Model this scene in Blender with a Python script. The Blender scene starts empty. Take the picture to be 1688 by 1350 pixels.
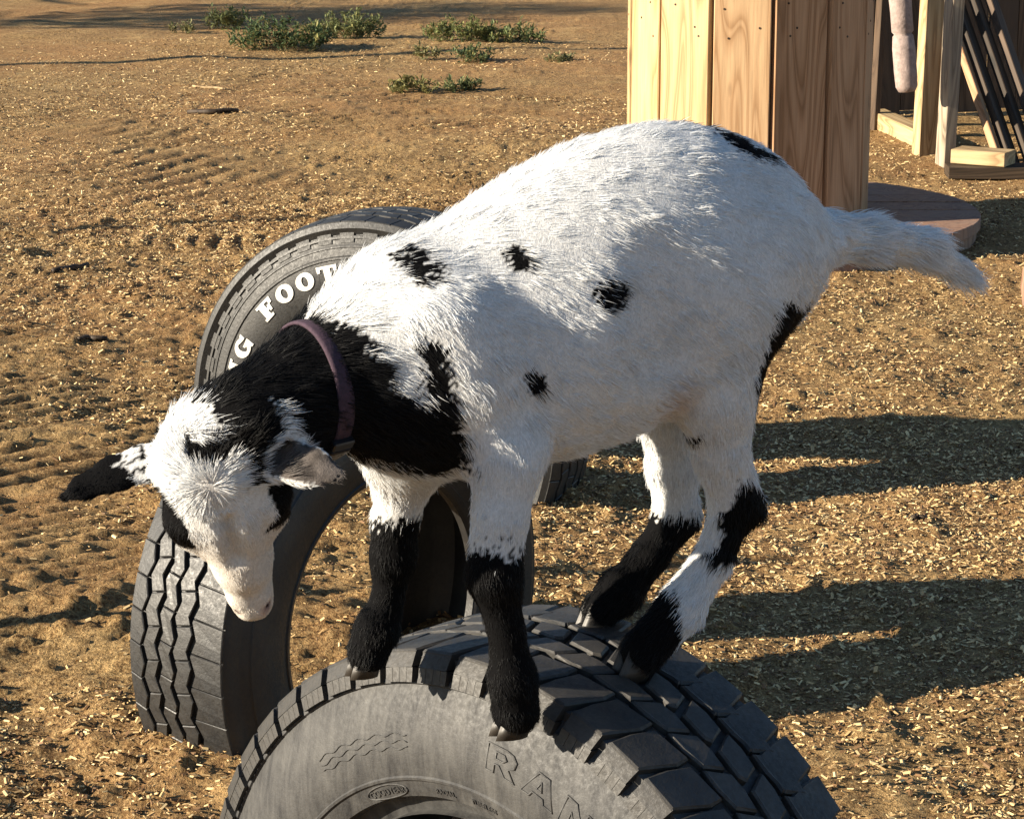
import bpy, bmesh, math, random
import numpy as np
from mathutils import Vector, Matrix
from mathutils.bvhtree import BVHTree

# ------------------------------------------------------------------ camera, sky, sun, exposure
F_PX, PITCH, CAM_H = 4149.1, math.radians(13.664), 1.45
W_PX, H_PX = 1688.0, 1350.0
scene = bpy.context.scene
COL = scene.collection
cam_d = bpy.data.cameras.new('camera')
cam_d.sensor_fit = 'HORIZONTAL'
cam_d.sensor_width = 36.0
cam_d.lens = 36.0 * F_PX / W_PX
cam_d.clip_start, cam_d.clip_end = 0.05, 1000.0
cam_o = bpy.data.objects.new('camera', cam_d)
cam_o.location = (0, 0, CAM_H)
cam_o.rotation_euler = (math.pi / 2 - PITCH, 0, 0)
COL.objects.link(cam_o)
scene.camera = cam_o

SUN_EL, SUN_AZ = math.radians(18.3), math.radians(16.0)   # azimuth: from the left, this far towards the camera
sun_dir = Vector((-math.cos(SUN_AZ) * math.cos(SUN_EL), -math.sin(SUN_AZ) * math.cos(SUN_EL), math.sin(SUN_EL)))
world = bpy.data.worlds.new('World')
scene.world = world
world.use_nodes = True
wn = world.node_tree
sky = wn.nodes.new('ShaderNodeTexSky')
sky.sky_type = 'NISHITA'
sky.sun_disc = False
sky.sun_elevation = SUN_EL
sky.sun_rotation = math.atan2(sun_dir.x, sun_dir.y)
sky.air_density, sky.dust_density, sky.ozone_density = 1.0, 0.15, 3.0
bg = wn.nodes['Background']
bg.inputs['Strength'].default_value = 0.055
wn.links.new(sky.outputs[0], bg.inputs['Color'])
sl = bpy.data.lights.new('sun', 'SUN')
sl.energy = 5.0
sl.angle = math.radians(0.53)
sl.color = (1.0, 0.88, 0.70)
so = bpy.data.objects.new('sun', sl)
so.rotation_euler = sun_dir.to_track_quat('Z', 'Y').to_euler()
so.location = (-6, -2, 5)
COL.objects.link(so)
scene.view_settings.view_transform = 'Standard'
scene.view_settings.look = 'None'
scene.view_settings.gamma = 1.0
scene.view_settings.exposure = 1.6
scene.render.engine = 'CYCLES'
scene.cycles.use_denoising = True
scene.cycles.max_bounces = 6
scene.cycles.transparent_max_bounces = 6

# ------------------------------------------------------------------ pixel helpers
CP, SP = math.cos(PITCH), math.sin(PITCH)
CAM = np.array([0.0, 0.0, CAM_H])
FW = np.array([0.0, CP, -SP])
DN = np.array([0.0, -SP, -CP])
RT = np.array([1.0, 0.0, 0.0])

def ray(px, py):
    return FW + RT * ((px - W_PX / 2) / F_PX) + DN * ((py - H_PX / 2) / F_PX)

def at_z(px, py, z=0.0):
    d = ray(px, py)
    return CAM + d * ((z - CAM_H) / d[2])

def at_y(px, py, y):
    d = ray(px, py)
    return CAM + d * (y / d[1])

# ------------------------------------------------------------------ object helpers
def tag(o, label=None, cat=None, group=None, kind=None):
    if label: o['label'] = label
    if cat: o['category'] = cat
    if group: o['group'] = group
    if kind: o['kind'] = kind
    return o

def empty(name, loc=(0, 0, 0), rz=0.0, parent=None):
    o = bpy.data.objects.new(name, None)
    o.empty_display_size = 0.05
    o.location = loc
    o.rotation_euler = (0, 0, rz)
    o.parent = parent
    COL.objects.link(o)
    return o

def link(name, me, mat=None, parent=None, loc=None, rot=None):
    if mat is not None and not me.materials:
        me.materials.append(mat)
    o = bpy.data.objects.new(name, me)
    o.parent = parent
    if loc is not None: o.location = loc
    if rot is not None: o.rotation_euler = rot
    COL.objects.link(o)
    return o

def mesh(name, verts, faces, smooth=False):
    me = bpy.data.meshes.new(name)
    me.from_pydata([tuple(map(float, v)) for v in verts], [], [tuple(map(int, f)) for f in faces])
    me.update()
    if smooth:
        me.polygons.foreach_set('use_smooth', [True] * len(me.polygons))
    return me

def mesh_np(name, V, Fq, smooth=False, vpf=4):
    me = bpy.data.meshes.new(name)
    n, m = len(V), len(Fq)
    me.vertices.add(n)
    me.vertices.foreach_set('co', np.ascontiguousarray(V, np.float32).ravel())
    me.loops.add(m * vpf)
    me.loops.foreach_set('vertex_index', np.ascontiguousarray(Fq, np.int32).ravel())
    me.polygons.add(m)
    me.polygons.foreach_set('loop_start', np.arange(0, m * vpf, vpf, dtype=np.int32))
    me.polygons.foreach_set('loop_total', np.full(m, vpf, np.int32))
    me.polygons.foreach_set('use_smooth', np.full(m, smooth, bool))
    me.update(calc_edges=True)
    me.validate()
    return me

def set_col(me, name, cols):
    a = me.attributes.new(name, 'FLOAT_COLOR', 'POINT')
    c = np.ones((len(cols), 4), np.float32)
    c[:, :3] = cols
    a.data.foreach_set('color', c.ravel())

class MB:
    """collects simple solids into one mesh"""
    def __init__(s): s.v, s.f = [], []
    def add(s, verts, faces):
        b = len(s.v)
        s.v += [tuple(v) for v in verts]
        s.f += [tuple(i + b for i in f) for f in faces]
    def box(s, x0, x1, y0, y1, z0, z1, M=None, c=0.0):
        # box with chamfered long edges when c > 0
        if c <= 0:
            vs = [(x, y, z) for x in (x0, x1) for y in (y0, y1) for z in (z0, z1)]
            fs = [(0, 1, 3, 2), (4, 6, 7, 5), (0, 4, 5, 1), (2, 3, 7, 6), (0, 2, 6, 4), (1, 5, 7, 3)]
        else:
            ring = [(x0 + c, y0), (x1 - c, y0), (x1, y0 + c), (x1, y1 - c), (x1 - c, y1), (x0 + c, y1), (x0, y1 - c), (x0, y0 + c)]
            vs = [(x, y, z0) for x, y in ring] + [(x, y, z1) for x, y in ring]
            fs = [(i, (i + 1) % 8, 8 + (i + 1) % 8, 8 + i) for i in range(8)] + [tuple(range(7, -1, -1)), tuple(range(8, 16))]
        if M is not None: vs = [M @ Vector(v) for v in vs]
        s.add(vs, fs)
    def prism(s, poly, z0, z1):
        n = len(poly)
        s.add([(x, y, z0) for x, y in poly] + [(x, y, z1) for x, y in poly],
              [(i, (i + 1) % n, n + (i + 1) % n, n + i) for i in range(n)] + [tuple(range(n - 1, -1, -1)), tuple(range(n, 2 * n))])
    def tube(s, pts, rads, n=8):
        pts = [Vector(p) for p in pts]
        b = len(s.v)
        for i, p in enumerate(pts):
            d = (pts[min(i + 1, len(pts) - 1)] - pts[max(i - 1, 0)]).normalized()
            a = d.orthogonal().normalized() if i == 0 else (a - d * a.dot(d)).normalized()
            c = d.cross(a)
            for k in range(n):
                t = 2 * math.pi * k / n
                s.v.append(tuple(p + (a * math.cos(t) + c * math.sin(t)) * rads[i]))
        for i in range(len(pts) - 1):
            for k in range(n):
                s.f.append((b + i * n + k, b + i * n + (k + 1) % n, b + (i + 1) * n + (k + 1) % n, b + (i + 1) * n + k))
        s.f.append(tuple(b + k for k in range(n - 1, -1, -1)))
        e = b + (len(pts) - 1) * n
        s.f.append(tuple(e + k for k in range(n)))
    def mesh(s, name, smooth=False): return mesh(name, s.v, s.f, smooth)

def bevel_mesh(me, w, seg=1):
    bm = bmesh.new(); bm.from_mesh(me)
    bmesh.ops.bevel(bm, geom=bm.edges[:], offset=w, segments=seg, affect='EDGES', profile=0.5)
    bm.to_mesh(me); bm.free()
    return me

# ------------------------------------------------------------------ numpy noise
def _hash(ix, iy, iz, seed):
    h = (ix.astype(np.int64) * 374761393 + iy.astype(np.int64) * 668265263 + iz.astype(np.int64) * 2147483647 + seed * 1274126177) & 0xffffffff
    h = ((h ^ (h >> 13)) * 1274126177) & 0xffffffff
    h = (h ^ (h >> 16)) & 0xffffffff
    return h.astype(np.float64) / 4294967295.0

def vnoise(P, scale, seed=0):
    q = np.asarray(P, float) * scale
    if q.shape[1] == 2: q = np.c_[q, np.zeros(len(q))]
    i = np.floor(q).astype(np.int64); f = q - i
    f = f * f * (3 - 2 * f)
    r = 0
    for dx in (0, 1):
        wx = f[:, 0] if dx else 1 - f[:, 0]
        for dy in (0, 1):
            wy = f[:, 1] if dy else 1 - f[:, 1]
            for dz in (0, 1):
                wz = f[:, 2] if dz else 1 - f[:, 2]
                r = r + wx * wy * wz * _hash(i[:, 0] + dx, i[:, 1] + dy, i[:, 2] + dz, seed)
    return r * 2 - 1

def fbm(P, scale, oct=4, seed=0, gain=0.5):
    r, a = 0, 1.0
    for o in range(oct):
        r = r + a * vnoise(P, scale * 2 ** o, seed + o * 17); a *= gain
    return r

# ------------------------------------------------------------------ materials
def new_mat(name):
    m = bpy.data.materials.new(name)
    m.use_nodes = True
    nt = m.node_tree
    b = nt.nodes['Principled BSDF']
    return m, nt, b

def N(nt, t, **kw):
    n = nt.nodes.new(t)
    for k, v in kw.items():
        if k in n.inputs: n.inputs[k].default_value = v
        else: setattr(n, k, v)
    return n

def ramp(nt, fac, stops):
    r = nt.nodes.new('ShaderNodeValToRGB')
    e = r.color_ramp.elements
    while len(e) < len(stops): e.new(0.5)
    for i, (p, c) in enumerate(stops):
        e[i].position = p; e[i].color = (*c, 1)
    nt.links.new(fac, r.inputs[0])
    return r.outputs[0]

def mixc(nt, fac, a, b, mode='MIX'):
    m = nt.nodes.new('ShaderNodeMix'); m.data_type = 'RGBA'; m.blend_type = mode
    for s, v in ((0, fac), (6, a), (7, b)):
        if isinstance(v, (int, float)): m.inputs[s].default_value = v
        elif isinstance(v, tuple): m.inputs[s].default_value = (*v, 1)
        else: nt.links.new(v, m.inputs[s])
    return m.outputs[2]

def bump(nt, b, h, strength, dist):
    n = N(nt, 'ShaderNodeBump', Strength=strength, Distance=dist)
    nt.links.new(h, n.inputs['Height'])
    nt.links.new(n.outputs[0], b.inputs['Normal'])

def mapped(nt, scale=(1, 1, 1), rnd=False, coord='Object'):
    tc = nt.nodes.new('ShaderNodeTexCoord')
    mp = N(nt, 'ShaderNodeMapping'); mp.inputs['Scale'].default_value = scale
    nt.links.new(tc.outputs[coord], mp.inputs['Vector'])
    if rnd:
        oi = nt.nodes.new('ShaderNodeObjectInfo')
        mu = N(nt, 'ShaderNodeMath', operation='MULTIPLY'); mu.inputs[1].default_value = 37.0
        nt.links.new(oi.outputs['Random'], mu.inputs[0])
        cb = nt.nodes.new('ShaderNodeCombineXYZ')
        for i in range(3): nt.links.new(mu.outputs[0], cb.inputs[i])
        nt.links.new(cb.outputs[0], mp.inputs['Location'])
    return mp.outputs[0]

def noise_node(nt, vec, scale, detail=4, rough=0.6, dist=0.0):
    n = N(nt, 'ShaderNodeTexNoise', Scale=scale, Detail=detail, Roughness=rough, Distortion=dist)
    nt.links.new(vec, n.inputs['Vector'])
    return n.outputs[0]

def mat_ground():
    m, nt, b = new_mat('dirt')
    v = mapped(nt)
    big = noise_node(nt, v, 0.55, 4, 0.6)
    mid = noise_node(nt, v, 4.0, 5, 0.65)
    fine = noise_node(nt, v, 48.0, 6, 0.75)
    grit = noise_node(nt, v, 150.0, 4, 0.75)
    c1 = ramp(nt, fine, [(0.40, (0.05, 0.027, 0.011)), (0.49, (0.24, 0.142, 0.058)), (0.6, (0.46, 0.32, 0.15))])
    c2 = ramp(nt, grit, [(0.42, (0.035, 0.019, 0.008)), (0.5, (0.30, 0.185, 0.078)), (0.62, (0.60, 0.43, 0.21))])
    c = mixc(nt, 0.5, c1, c2)
    red = mixc(nt, ramp(nt, big, [(0.4, (0, 0, 0)), (0.62, (1, 1, 1))]), c, mixc(nt, 0.55, c, (0.28, 0.15, 0.065)))
    pale = mixc(nt, ramp(nt, mid, [(0.5, (0, 0, 0)), (0.72, (0.55, 0.55, 0.55))]), red, (0.45, 0.31, 0.145))
    pale = mixc(nt, 1.0, pale, (1.18, 1.16, 1.10), 'MULTIPLY')
    nt.links.new(pale, b.inputs['Base Color'])
    b.inputs['Roughness'].default_value = 0.95
    b.inputs['Specular IOR Level'].default_value = 0.15
    h = N(nt, 'ShaderNodeMath', operation='ADD')
    nt.links.new(fine, h.inputs[0]); nt.links.new(grit, h.inputs[1])
    mid2 = noise_node(nt, v, 16.0, 4, 0.7)
    h2 = N(nt, 'ShaderNodeMath', operation='MULTIPLY_ADD'); h2.inputs[1].default_value = 2.2
    nt.links.new(mid2, h2.inputs[0]); nt.links.new(h.outputs[0], h2.inputs[2])
    bump(nt, b, h2.outputs[0], 1.0, 0.016)
    return m

def mat_chips():
    m, nt, b = new_mat('wood_chips')
    a = N(nt, 'ShaderNodeAttribute', attribute_name='chip')
    nt.links.new(a.outputs['Color'], b.inputs['Base Color'])
    b.inputs['Roughness'].default_value = 0.7
    b.inputs['Specular IOR Level'].default_value = 0.3
    return m

def mat_rubber(name, dark, dust, dust_lo, dust_hi, rough=0.6, streak=False):
    m, nt, b = new_mat(name)
    tc = nt.nodes.new('ShaderNodeTexCoord')
    v = mapped(nt)
    n1 = noise_node(nt, v, 9.0, 6, 0.7)
    if streak:
        v2 = mapped(nt, (40, 55, 9))
        n2 = noise_node(nt, v2, 1.0, 4, 0.7, 0.4)
        ad = N(nt, 'ShaderNodeMath', operation='MULTIPLY_ADD')
        nt.links.new(n2, ad.inputs[0]); ad.inputs[1].default_value = 0.6
        mu = N(nt, 'ShaderNodeMath', operation='MULTIPLY'); mu.inputs[1].default_value = 0.4
        nt.links.new(n1, mu.inputs[0]); nt.links.new(mu.outputs[0], ad.inputs[2])
        n1 = ad.outputs[0]
    fac = ramp(nt, n1, [(dust_lo, (0, 0, 0)), (dust_hi, (1, 1, 1))])
    nt.links.new(mixc(nt, fac, dark, dust), b.inputs['Base Color'])
    fine = noise_node(nt, v, 160.0, 4, 0.7)
    rr = ramp(nt, fine, [(0.3, (rough - 0.12,) * 3), (0.7, (rough + 0.15,) * 3)])
    nt.links.new(rr, b.inputs['Roughness'])
    bump(nt, b, fine, 0.35, 0.002)
    return m

def mat_wood(name, light, mid, dark, grain=9.0, stretch=0.12, weather=None, rough=0.65):
    # sliced growth rings: sine of a stretched noise field gives cathedral grain and knots
    m, nt, b = new_mat(name)
    v = mapped(nt, (1.0, 1.0, stretch), rnd=True)
    n = noise_node(nt, v, grain, 1.5, 0.4, 0.25)
    mu = N(nt, 'ShaderNodeMath', operation='MULTIPLY'); mu.inputs[1].default_value = 62.0
    nt.links.new(n, mu.inputs[0])
    si = N(nt, 'ShaderNodeMath', operation='SINE'); nt.links.new(mu.outputs[0], si.inputs[0])
    sc_ = N(nt, 'ShaderNodeMapRange'); sc_.inputs[1].default_value = -1
    nt.links.new(si.outputs[0], sc_.inputs[0])
    v2 = mapped(nt, (120, 120, 5), rnd=True)
    fib = noise_node(nt, v2, 1.0, 3, 0.7)
    base = ramp(nt, sc_.outputs[0], [(0.0, light), (0.55, mid), (0.93, dark), (1.0, mid)])
    fibc = ramp(nt, fib, [(0.3, (0.72, 0.7, 0.66)), (0.7, (1.08, 1.06, 1.03))])
    col = mixc(nt, 0.8, base, fibc, 'MULTIPLY')
    vor = N(nt, 'ShaderNodeTexVoronoi', Scale=1.0, feature='F1')
    nt.links.new(mapped(nt, (9, 9, 2.6), rnd=True), vor.inputs['Vector'])
    kn = ramp(nt, vor.outputs['Distance'], [(0.06, (1, 1, 1)), (0.13, (0, 0, 0))])
    col = mixc(nt, kn, col, tuple(0.45 * x for x in dark))
    if weather:
        w = ramp(nt, noise_node(nt, mapped(nt, (6, 6, 1.5), rnd=True), 1.0, 5, 0.7), [(0.35, (0, 0, 0)), (0.65, (1, 1, 1))])
        col = mixc(nt, w, col, weather)
    nt.links.new(col, b.inputs['Base Color'])
    b.inputs['Roughness'].default_value = rough
    b.inputs['Specular IOR Level'].default_value = 0.25
    bump(nt, b, fib, 0.3, 0.002)
    return m

def mat_plain(name, c, rough=0.6, metal=0.0, nscale=None, var=0.3, bumpd=0.0):
    m, nt, b = new_mat(name)
    b.inputs['Roughness'].default_value = rough
    b.inputs['Metallic'].default_value = metal
    n = noise_node(nt, mapped(nt), nscale or 30.0, 5, 0.65)
    nt.links.new(ramp(nt, n, [(0.3, tuple(x * (1 - var) for x in c)), (0.7, tuple(min(1, x * (1 + var)) for x in c))]), b.inputs['Base Color'])
    if bumpd: bump(nt, b, n, 0.6, bumpd)
    return m

def mat_attr(name, attr, rough=0.6, spec=0.3, transl=0.0):
    m, nt, b = new_mat(name)
    a = N(nt, 'ShaderNodeAttribute', attribute_name=attr)
    nt.links.new(a.outputs['Color'], b.inputs['Base Color'])
    b.inputs['Roughness'].default_value = rough
    b.inputs['Specular IOR Level'].default_value = spec
    if transl:
        tr = nt.nodes.new('ShaderNodeBsdfTranslucent')
        nt.links.new(a.outputs['Color'], tr.inputs['Color'])
        mx = nt.nodes.new('ShaderNodeMixShader'); mx.inputs[0].default_value = transl
        out = nt.nodes['Material Output']
        nt.links.new(b.outputs[0], mx.inputs[1]); nt.links.new(tr.outputs[0], mx.inputs[2])
        nt.links.new(mx.outputs[0], out.inputs['Surface'])
    return m

M_GROUND = mat_ground()
M_CHIPS = mat_chips()
M_RUB_C = mat_rubber('dusty_rubber', (0.009, 0.009, 0.010), (0.068, 0.066, 0.062), 0.38, 0.68, 0.65, True)
M_TREAD_C = mat_rubber('worn_tread_rubber', (0.010, 0.010, 0.010), (0.060, 0.052, 0.042), 0.38, 0.80, 0.6)
M_RUB_B = mat_rubber('grey_black_rubber', (0.010, 0.010, 0.010), (0.033, 0.031, 0.028), 0.38, 0.8, 0.55)
M_RUB_A = mat_rubber('black_rubber', (0.007, 0.007, 0.0075), (0.030, 0.027, 0.023), 0.42, 0.82, 0.52)
M_LETTER = mat_plain('white_lettering', (0.58, 0.56, 0.51), 0.6, nscale=70, var=0.3)
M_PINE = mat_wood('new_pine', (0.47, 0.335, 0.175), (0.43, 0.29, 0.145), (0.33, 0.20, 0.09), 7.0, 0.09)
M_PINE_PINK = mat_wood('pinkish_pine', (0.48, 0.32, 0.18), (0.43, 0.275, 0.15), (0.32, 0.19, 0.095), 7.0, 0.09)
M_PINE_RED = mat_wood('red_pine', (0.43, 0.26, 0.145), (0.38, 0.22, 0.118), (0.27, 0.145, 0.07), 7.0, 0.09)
M_GREYWOOD = mat_wood('weathered_timber', (0.36, 0.30, 0.22), (0.28, 0.225, 0.165), (0.15, 0.115, 0.08), 10.0, 0.1, (0.22, 0.185, 0.145))
M_FENCE = mat_wood('brown_fence_board', (0.12, 0.078, 0.048), (0.09, 0.056, 0.034), (0.045, 0.028, 0.017), 9.0, 0.08, (0.07, 0.048, 0.033))
M_DECKWOOD = mat_wood('reddish_spool_board', (0.34, 0.20, 0.13), (0.28, 0.155, 0.10), (0.16, 0.08, 0.05), 8.0, 0.1, (0.24, 0.16, 0.12))
M_DARKWOOD = mat_wood('dark_old_plank', (0.06, 0.042, 0.027), (0.045, 0.03, 0.019), (0.022, 0.015, 0.009), 9.0, 0.08)
M_PALEWOOD = mat_wood('pale_timber', (0.46, 0.34, 0.19), (0.39, 0.28, 0.15), (0.26, 0.17, 0.085), 8.0, 0.1)

# ------------------------------------------------------------------ ground
TYRES = {   # centre, yaw of the face normal, outer radius, width
    'C': ((0.034, 2.729, 0.048), -42.9, 0.477, 0.268),
    'B': ((-0.262, 5.262, 0.168), -24.0, 0.435, 0.235),
    'A': ((-0.275, 3.931, 0.165), 52.0, 0.394, 0.222),
}
def seg(a, b, step): return list(np.arange(a, b, step))
def grow(a, step, g, end):
    out, x = [], a
    while x < end:
        out.append(x); step *= g; x += step
    out.append(end)
    return out
xs = seg(-1.7, 1.75, 0.012)
xs = sorted([-x for x in grow(1.712, 0.014, 1.06, 160)] + xs + grow(1.75, 0.014, 1.06, 160))
ys = seg(2.9, 5.6, 0.0105) + seg(5.6, 9.0, 0.02) + seg(9.0, 17.0, 0.045) + grow(17.0, 0.05, 1.08, 300)
ys = sorted([2.89 - d for d in grow(0.0, 0.02, 1.15, 120)] + ys)
xs, ys = np.array(xs), np.array(ys)
GX, GY = np.meshgrid(xs, ys)
def track_list():
    T = []
    def tr(px0, py0, px1, py1, halfw, period, amp, skew=0.0, ang=None):
        a, b = at_z(px0, py0)[:2], at_z(px1, py1)[:2]
        T.append((a, b, halfw, period, amp, skew, ang))
    tr(200, 405, 740, 396, 0.26, 0.075, 0.022, 0.0, 10)
    tr(600, 335, 830, 290, 0.26, 0.065, 0.020, 0.0, -35)
    tr(1000, 95, 1040, 80, 0.3, 0.06, 0.010, 0.4)
    tr(60, 545, 250, 790, 0.42, 0.085, 0.022, 0.0, -48)
    tr(-60, 815, 280, 950, 0.24, 0.06, 0.014, 0.0, -50)
    tr(480, 760, 600, 1040, 0.30, 0.055, 0.020, 0.0, -52)
    tr(480, 120, 640, 230, 0.5, 0.12, 0.016, 0.0, -40)
    tr(1590, 850, 1740, 880, 0.16, 0.04, 0.012, 0.0, 40)
    tr(60, 180, 380, 330, 0.5, 0.13, 0.016, 0.0, -25)
    tr(640, 215, 900, 150, 0.5, 0.10, 0.018, 0.0, -45)
    tr(60, 20, 240, 14, 0.5, 0.14, 0.02, 0.0, 15)
    return T
TRACKS = track_list()
def ground_h(x, y):
    P = np.c_[x, y]
    near = np.clip(1.25 - (y - 4) / 9, 0.28, 1)
    h = 0.020 * fbm(P, 1.1, 3, 3) + 0.007 * fbm(P, 6.0, 3, 11) * near
    near = near * (1 - 0.5 * np.clip((x - 0.05) / 0.3, 0, 1))      # flattened on the right so cast shadow edges stay crisp
    clod = fbm(P, 26.0, 3, 29)
    h = h + 0.0062 * np.clip(clod, -0.5, 1.4) * near
    h = h + 0.010 * np.abs(vnoise(P, 60.0, 41)) * near
    h = h + 0.020 * np.clip(fbm(P, 20.0, 3, 57) - 0.35, 0, 1) * np.sqrt(near)
    M_, T_ = np.zeros(len(x)), np.zeros(len(x))
    for a, b, hw, per, amp, skew, ang in TRACKS:
        d = b - a; L = np.hypot(*d); d = d / L; nrm = np.array([-d[1], d[0]])
        s = (x - a[0]) * d[0] + (y - a[1]) * d[1]
        t = (x - a[0]) * nrm[0] + (y - a[1]) * nrm[1]
        m = np.clip((hw - np.abs(t)) / (0.25 * hw), 0, 1) * np.clip((L / 2 + 0.05 - np.abs(s - L / 2)) / 0.12, 0, 1)
        if not m.any(): continue
        w = vnoise(P, 3.0, 71) * 0.35 + vnoise(P, 12.0, 72) * 0.12
        ph = (s + skew * np.abs(t)) / per + w
        if ang is not None: ph = ((x - a[0]) * math.cos(math.radians(ang)) + (y - a[1]) * math.sin(math.radians(ang))) / per + w
        r = np.abs((ph % 1.0) - 0.5) * 2
        patchy = np.clip(0.75 + 0.9 * vnoise(P, 5.0, 77), 0.1, 1.2)
        M_ = np.maximum(M_, m * np.clip(patchy, 0, 1)); T_ = T_ + m * 0.85 * amp * (np.clip(r * 1.6, 0, 1) - 0.7) * patchy
    h = h * (1 - 0.55 * M_) + T_
    # litter heaped against the tyres
    for c, yaw, R, W in TYRES.values():
        dist = np.hypot(x - c[0], y - c[1])
        h = h + 0.02 * np.exp(-((dist - R * 0.9) / 0.12) ** 2)
    far = np.hypot(x, y)
    return h * np.clip(1 - (far - 30) / 40, 0, 1)
GZ = ground_h(GX.ravel(), GY.ravel())
nx, ny = len(xs), len(ys)
idx = np.arange(nx * ny).reshape(ny, nx)
gf = np.stack([idx[:-1, :-1], idx[:-1, 1:], idx[1:, 1:], idx[1:, :-1]], -1).reshape(-1, 4)
ground = link('ground', mesh_np('ground', np.c_[GX.ravel(), GY.ravel(), GZ], gf, True), M_GROUND)
tag(ground, 'brown dirt ground of the yard with tyre tracks and litter', 'ground', kind='structure')

# ------------------------------------------------------------------ wood chips and straw litter (nobody could count it)
def make_chips():
    rng = np.random.default_rng(5)
    def spot(n, x0, x1, y0, y1, thr, scale, seed):
        P = np.c_[rng.uniform(x0, x1, n), rng.uniform(y0, y1, n)]
        w = fbm(P, scale, 3, seed)
        for a, b, hw, *_ in TRACKS:
            d = b - a; L_ = np.hypot(*d); d = d / L_
            s_ = (P - a) @ d; t_ = (P - a) @ np.array([-d[1], d[0]])
            w = np.where((np.abs(t_) < hw) & (s_ > 0) & (s_ < L_), w - 0.12, w)
        return P[w + rng.normal(0, 0.25, n) > thr]
    P = np.concatenate([
        spot(120000, -1.6, 1.6, 2.95, 5.8, -0.05, 1.3, 91),
        spot(50000, -2.2, 2.4, 5.8, 9.5, 0.0, 0.9, 92),
        spot(36000, -3.5, 3.0, 9.0, 15.5, -0.1, 0.6, 93),
        spot(46000, -3.0, 0.7, 7.0, 12.5, -0.15, 1.6, 98),
        spot(22000, 0.3, 1.5, 3.3, 7.5, -0.4, 1.5, 94),
        spot(70000, -2.0, 0.3, 3.8, 9.2, -0.25, 1.1, 97),
        spot(7000, -1.0, -0.2, 3.0, 3.9, -0.6, 1.5, 95),
        spot(4000, 1.0, 2.6, 8.0, 11.0, -0.5, 1.5, 96)])
    n = len(P)
    L = np.clip(rng.lognormal(math.log(0.0052), 0.55, n), 0.002, 0.013) * (1 + 0.07 * np.clip(P[:, 1] - 4, 0, 8))
    Wd = np.clip(L * rng.uniform(0.2, 0.75, n), 0.0014, 0.007)
    T = np.clip(Wd * 0.35, 0.0006, 0.002)
    az = rng.uniform(0, 2 * np.pi, n)
    el = rng.normal(0.05, 0.3, n)
    d = np.c_[np.cos(az) * np.cos(el), np.sin(az) * np.cos(el), np.sin(el)]
    s = np.c_[-np.sin(az), np.cos(az), rng.normal(0, 0.35, n)]
    s /= np.linalg.norm(s, axis=1)[:, None]
    u = np.cross(d, s)
    c = np.c_[P, ground_h(P[:, 0], P[:, 1]) + np.abs(np.sin(el)) * L * 0.3 + 0.001 + rng.uniform(0, 0.002, n)]
    V = np.empty((n, 6, 3)); bend = rng.normal(0, 0.15, n)
    for k, sg in enumerate((-0.5, 0.5)):
        e = c + d * (sg * L)[:, None] + s * (bend * L * (0.2 if sg > 0 else 0))[:, None]
        V[:, 3 * k] = e - s * (Wd / 2)[:, None]
        V[:, 3 * k + 1] = e + s * (Wd / 2)[:, None]
        V[:, 3 * k + 2] = e + u * T[:, None]
    F = np.array([(0, 2, 1, 1), (3, 4, 5, 5), (0, 1, 4, 3), (1, 2, 5, 4), (2, 0, 3, 5)])
    tris = []
    for q in F:
        tris.append(q[:3])
        if q[3] != q[2]: tris.append(q[[0, 2, 3]])
    tris = np.array(tris)
    idx = (np.arange(n)[:, None, None] * 6 + tris[None]).reshape(-1, 3)
    me = mesh_np('wood_chips', V.reshape(-1, 3), idx, False, 3)
    k = rng.random(n)[:, None]
    pale, tan, brown = np.array([0.62, 0.46, 0.23]), np.array([0.48, 0.315, 0.14]), np.array([0.16, 0.088, 0.037])
    col = np.where(k < 0.27, pale, np.where(k < 0.6, tan, brown)) * rng.uniform(0.7, 1.15, (n, 1))
    set_col(me, 'chip', np.repeat(np.clip(col, 0, 0.9), 6, 0))
    o = link('wood_chips', me, M_CHIPS)
    tag(o, 'pale wood chips and straw bits strewn over the dirt', 'wood chips', kind='stuff')
make_chips()

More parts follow.
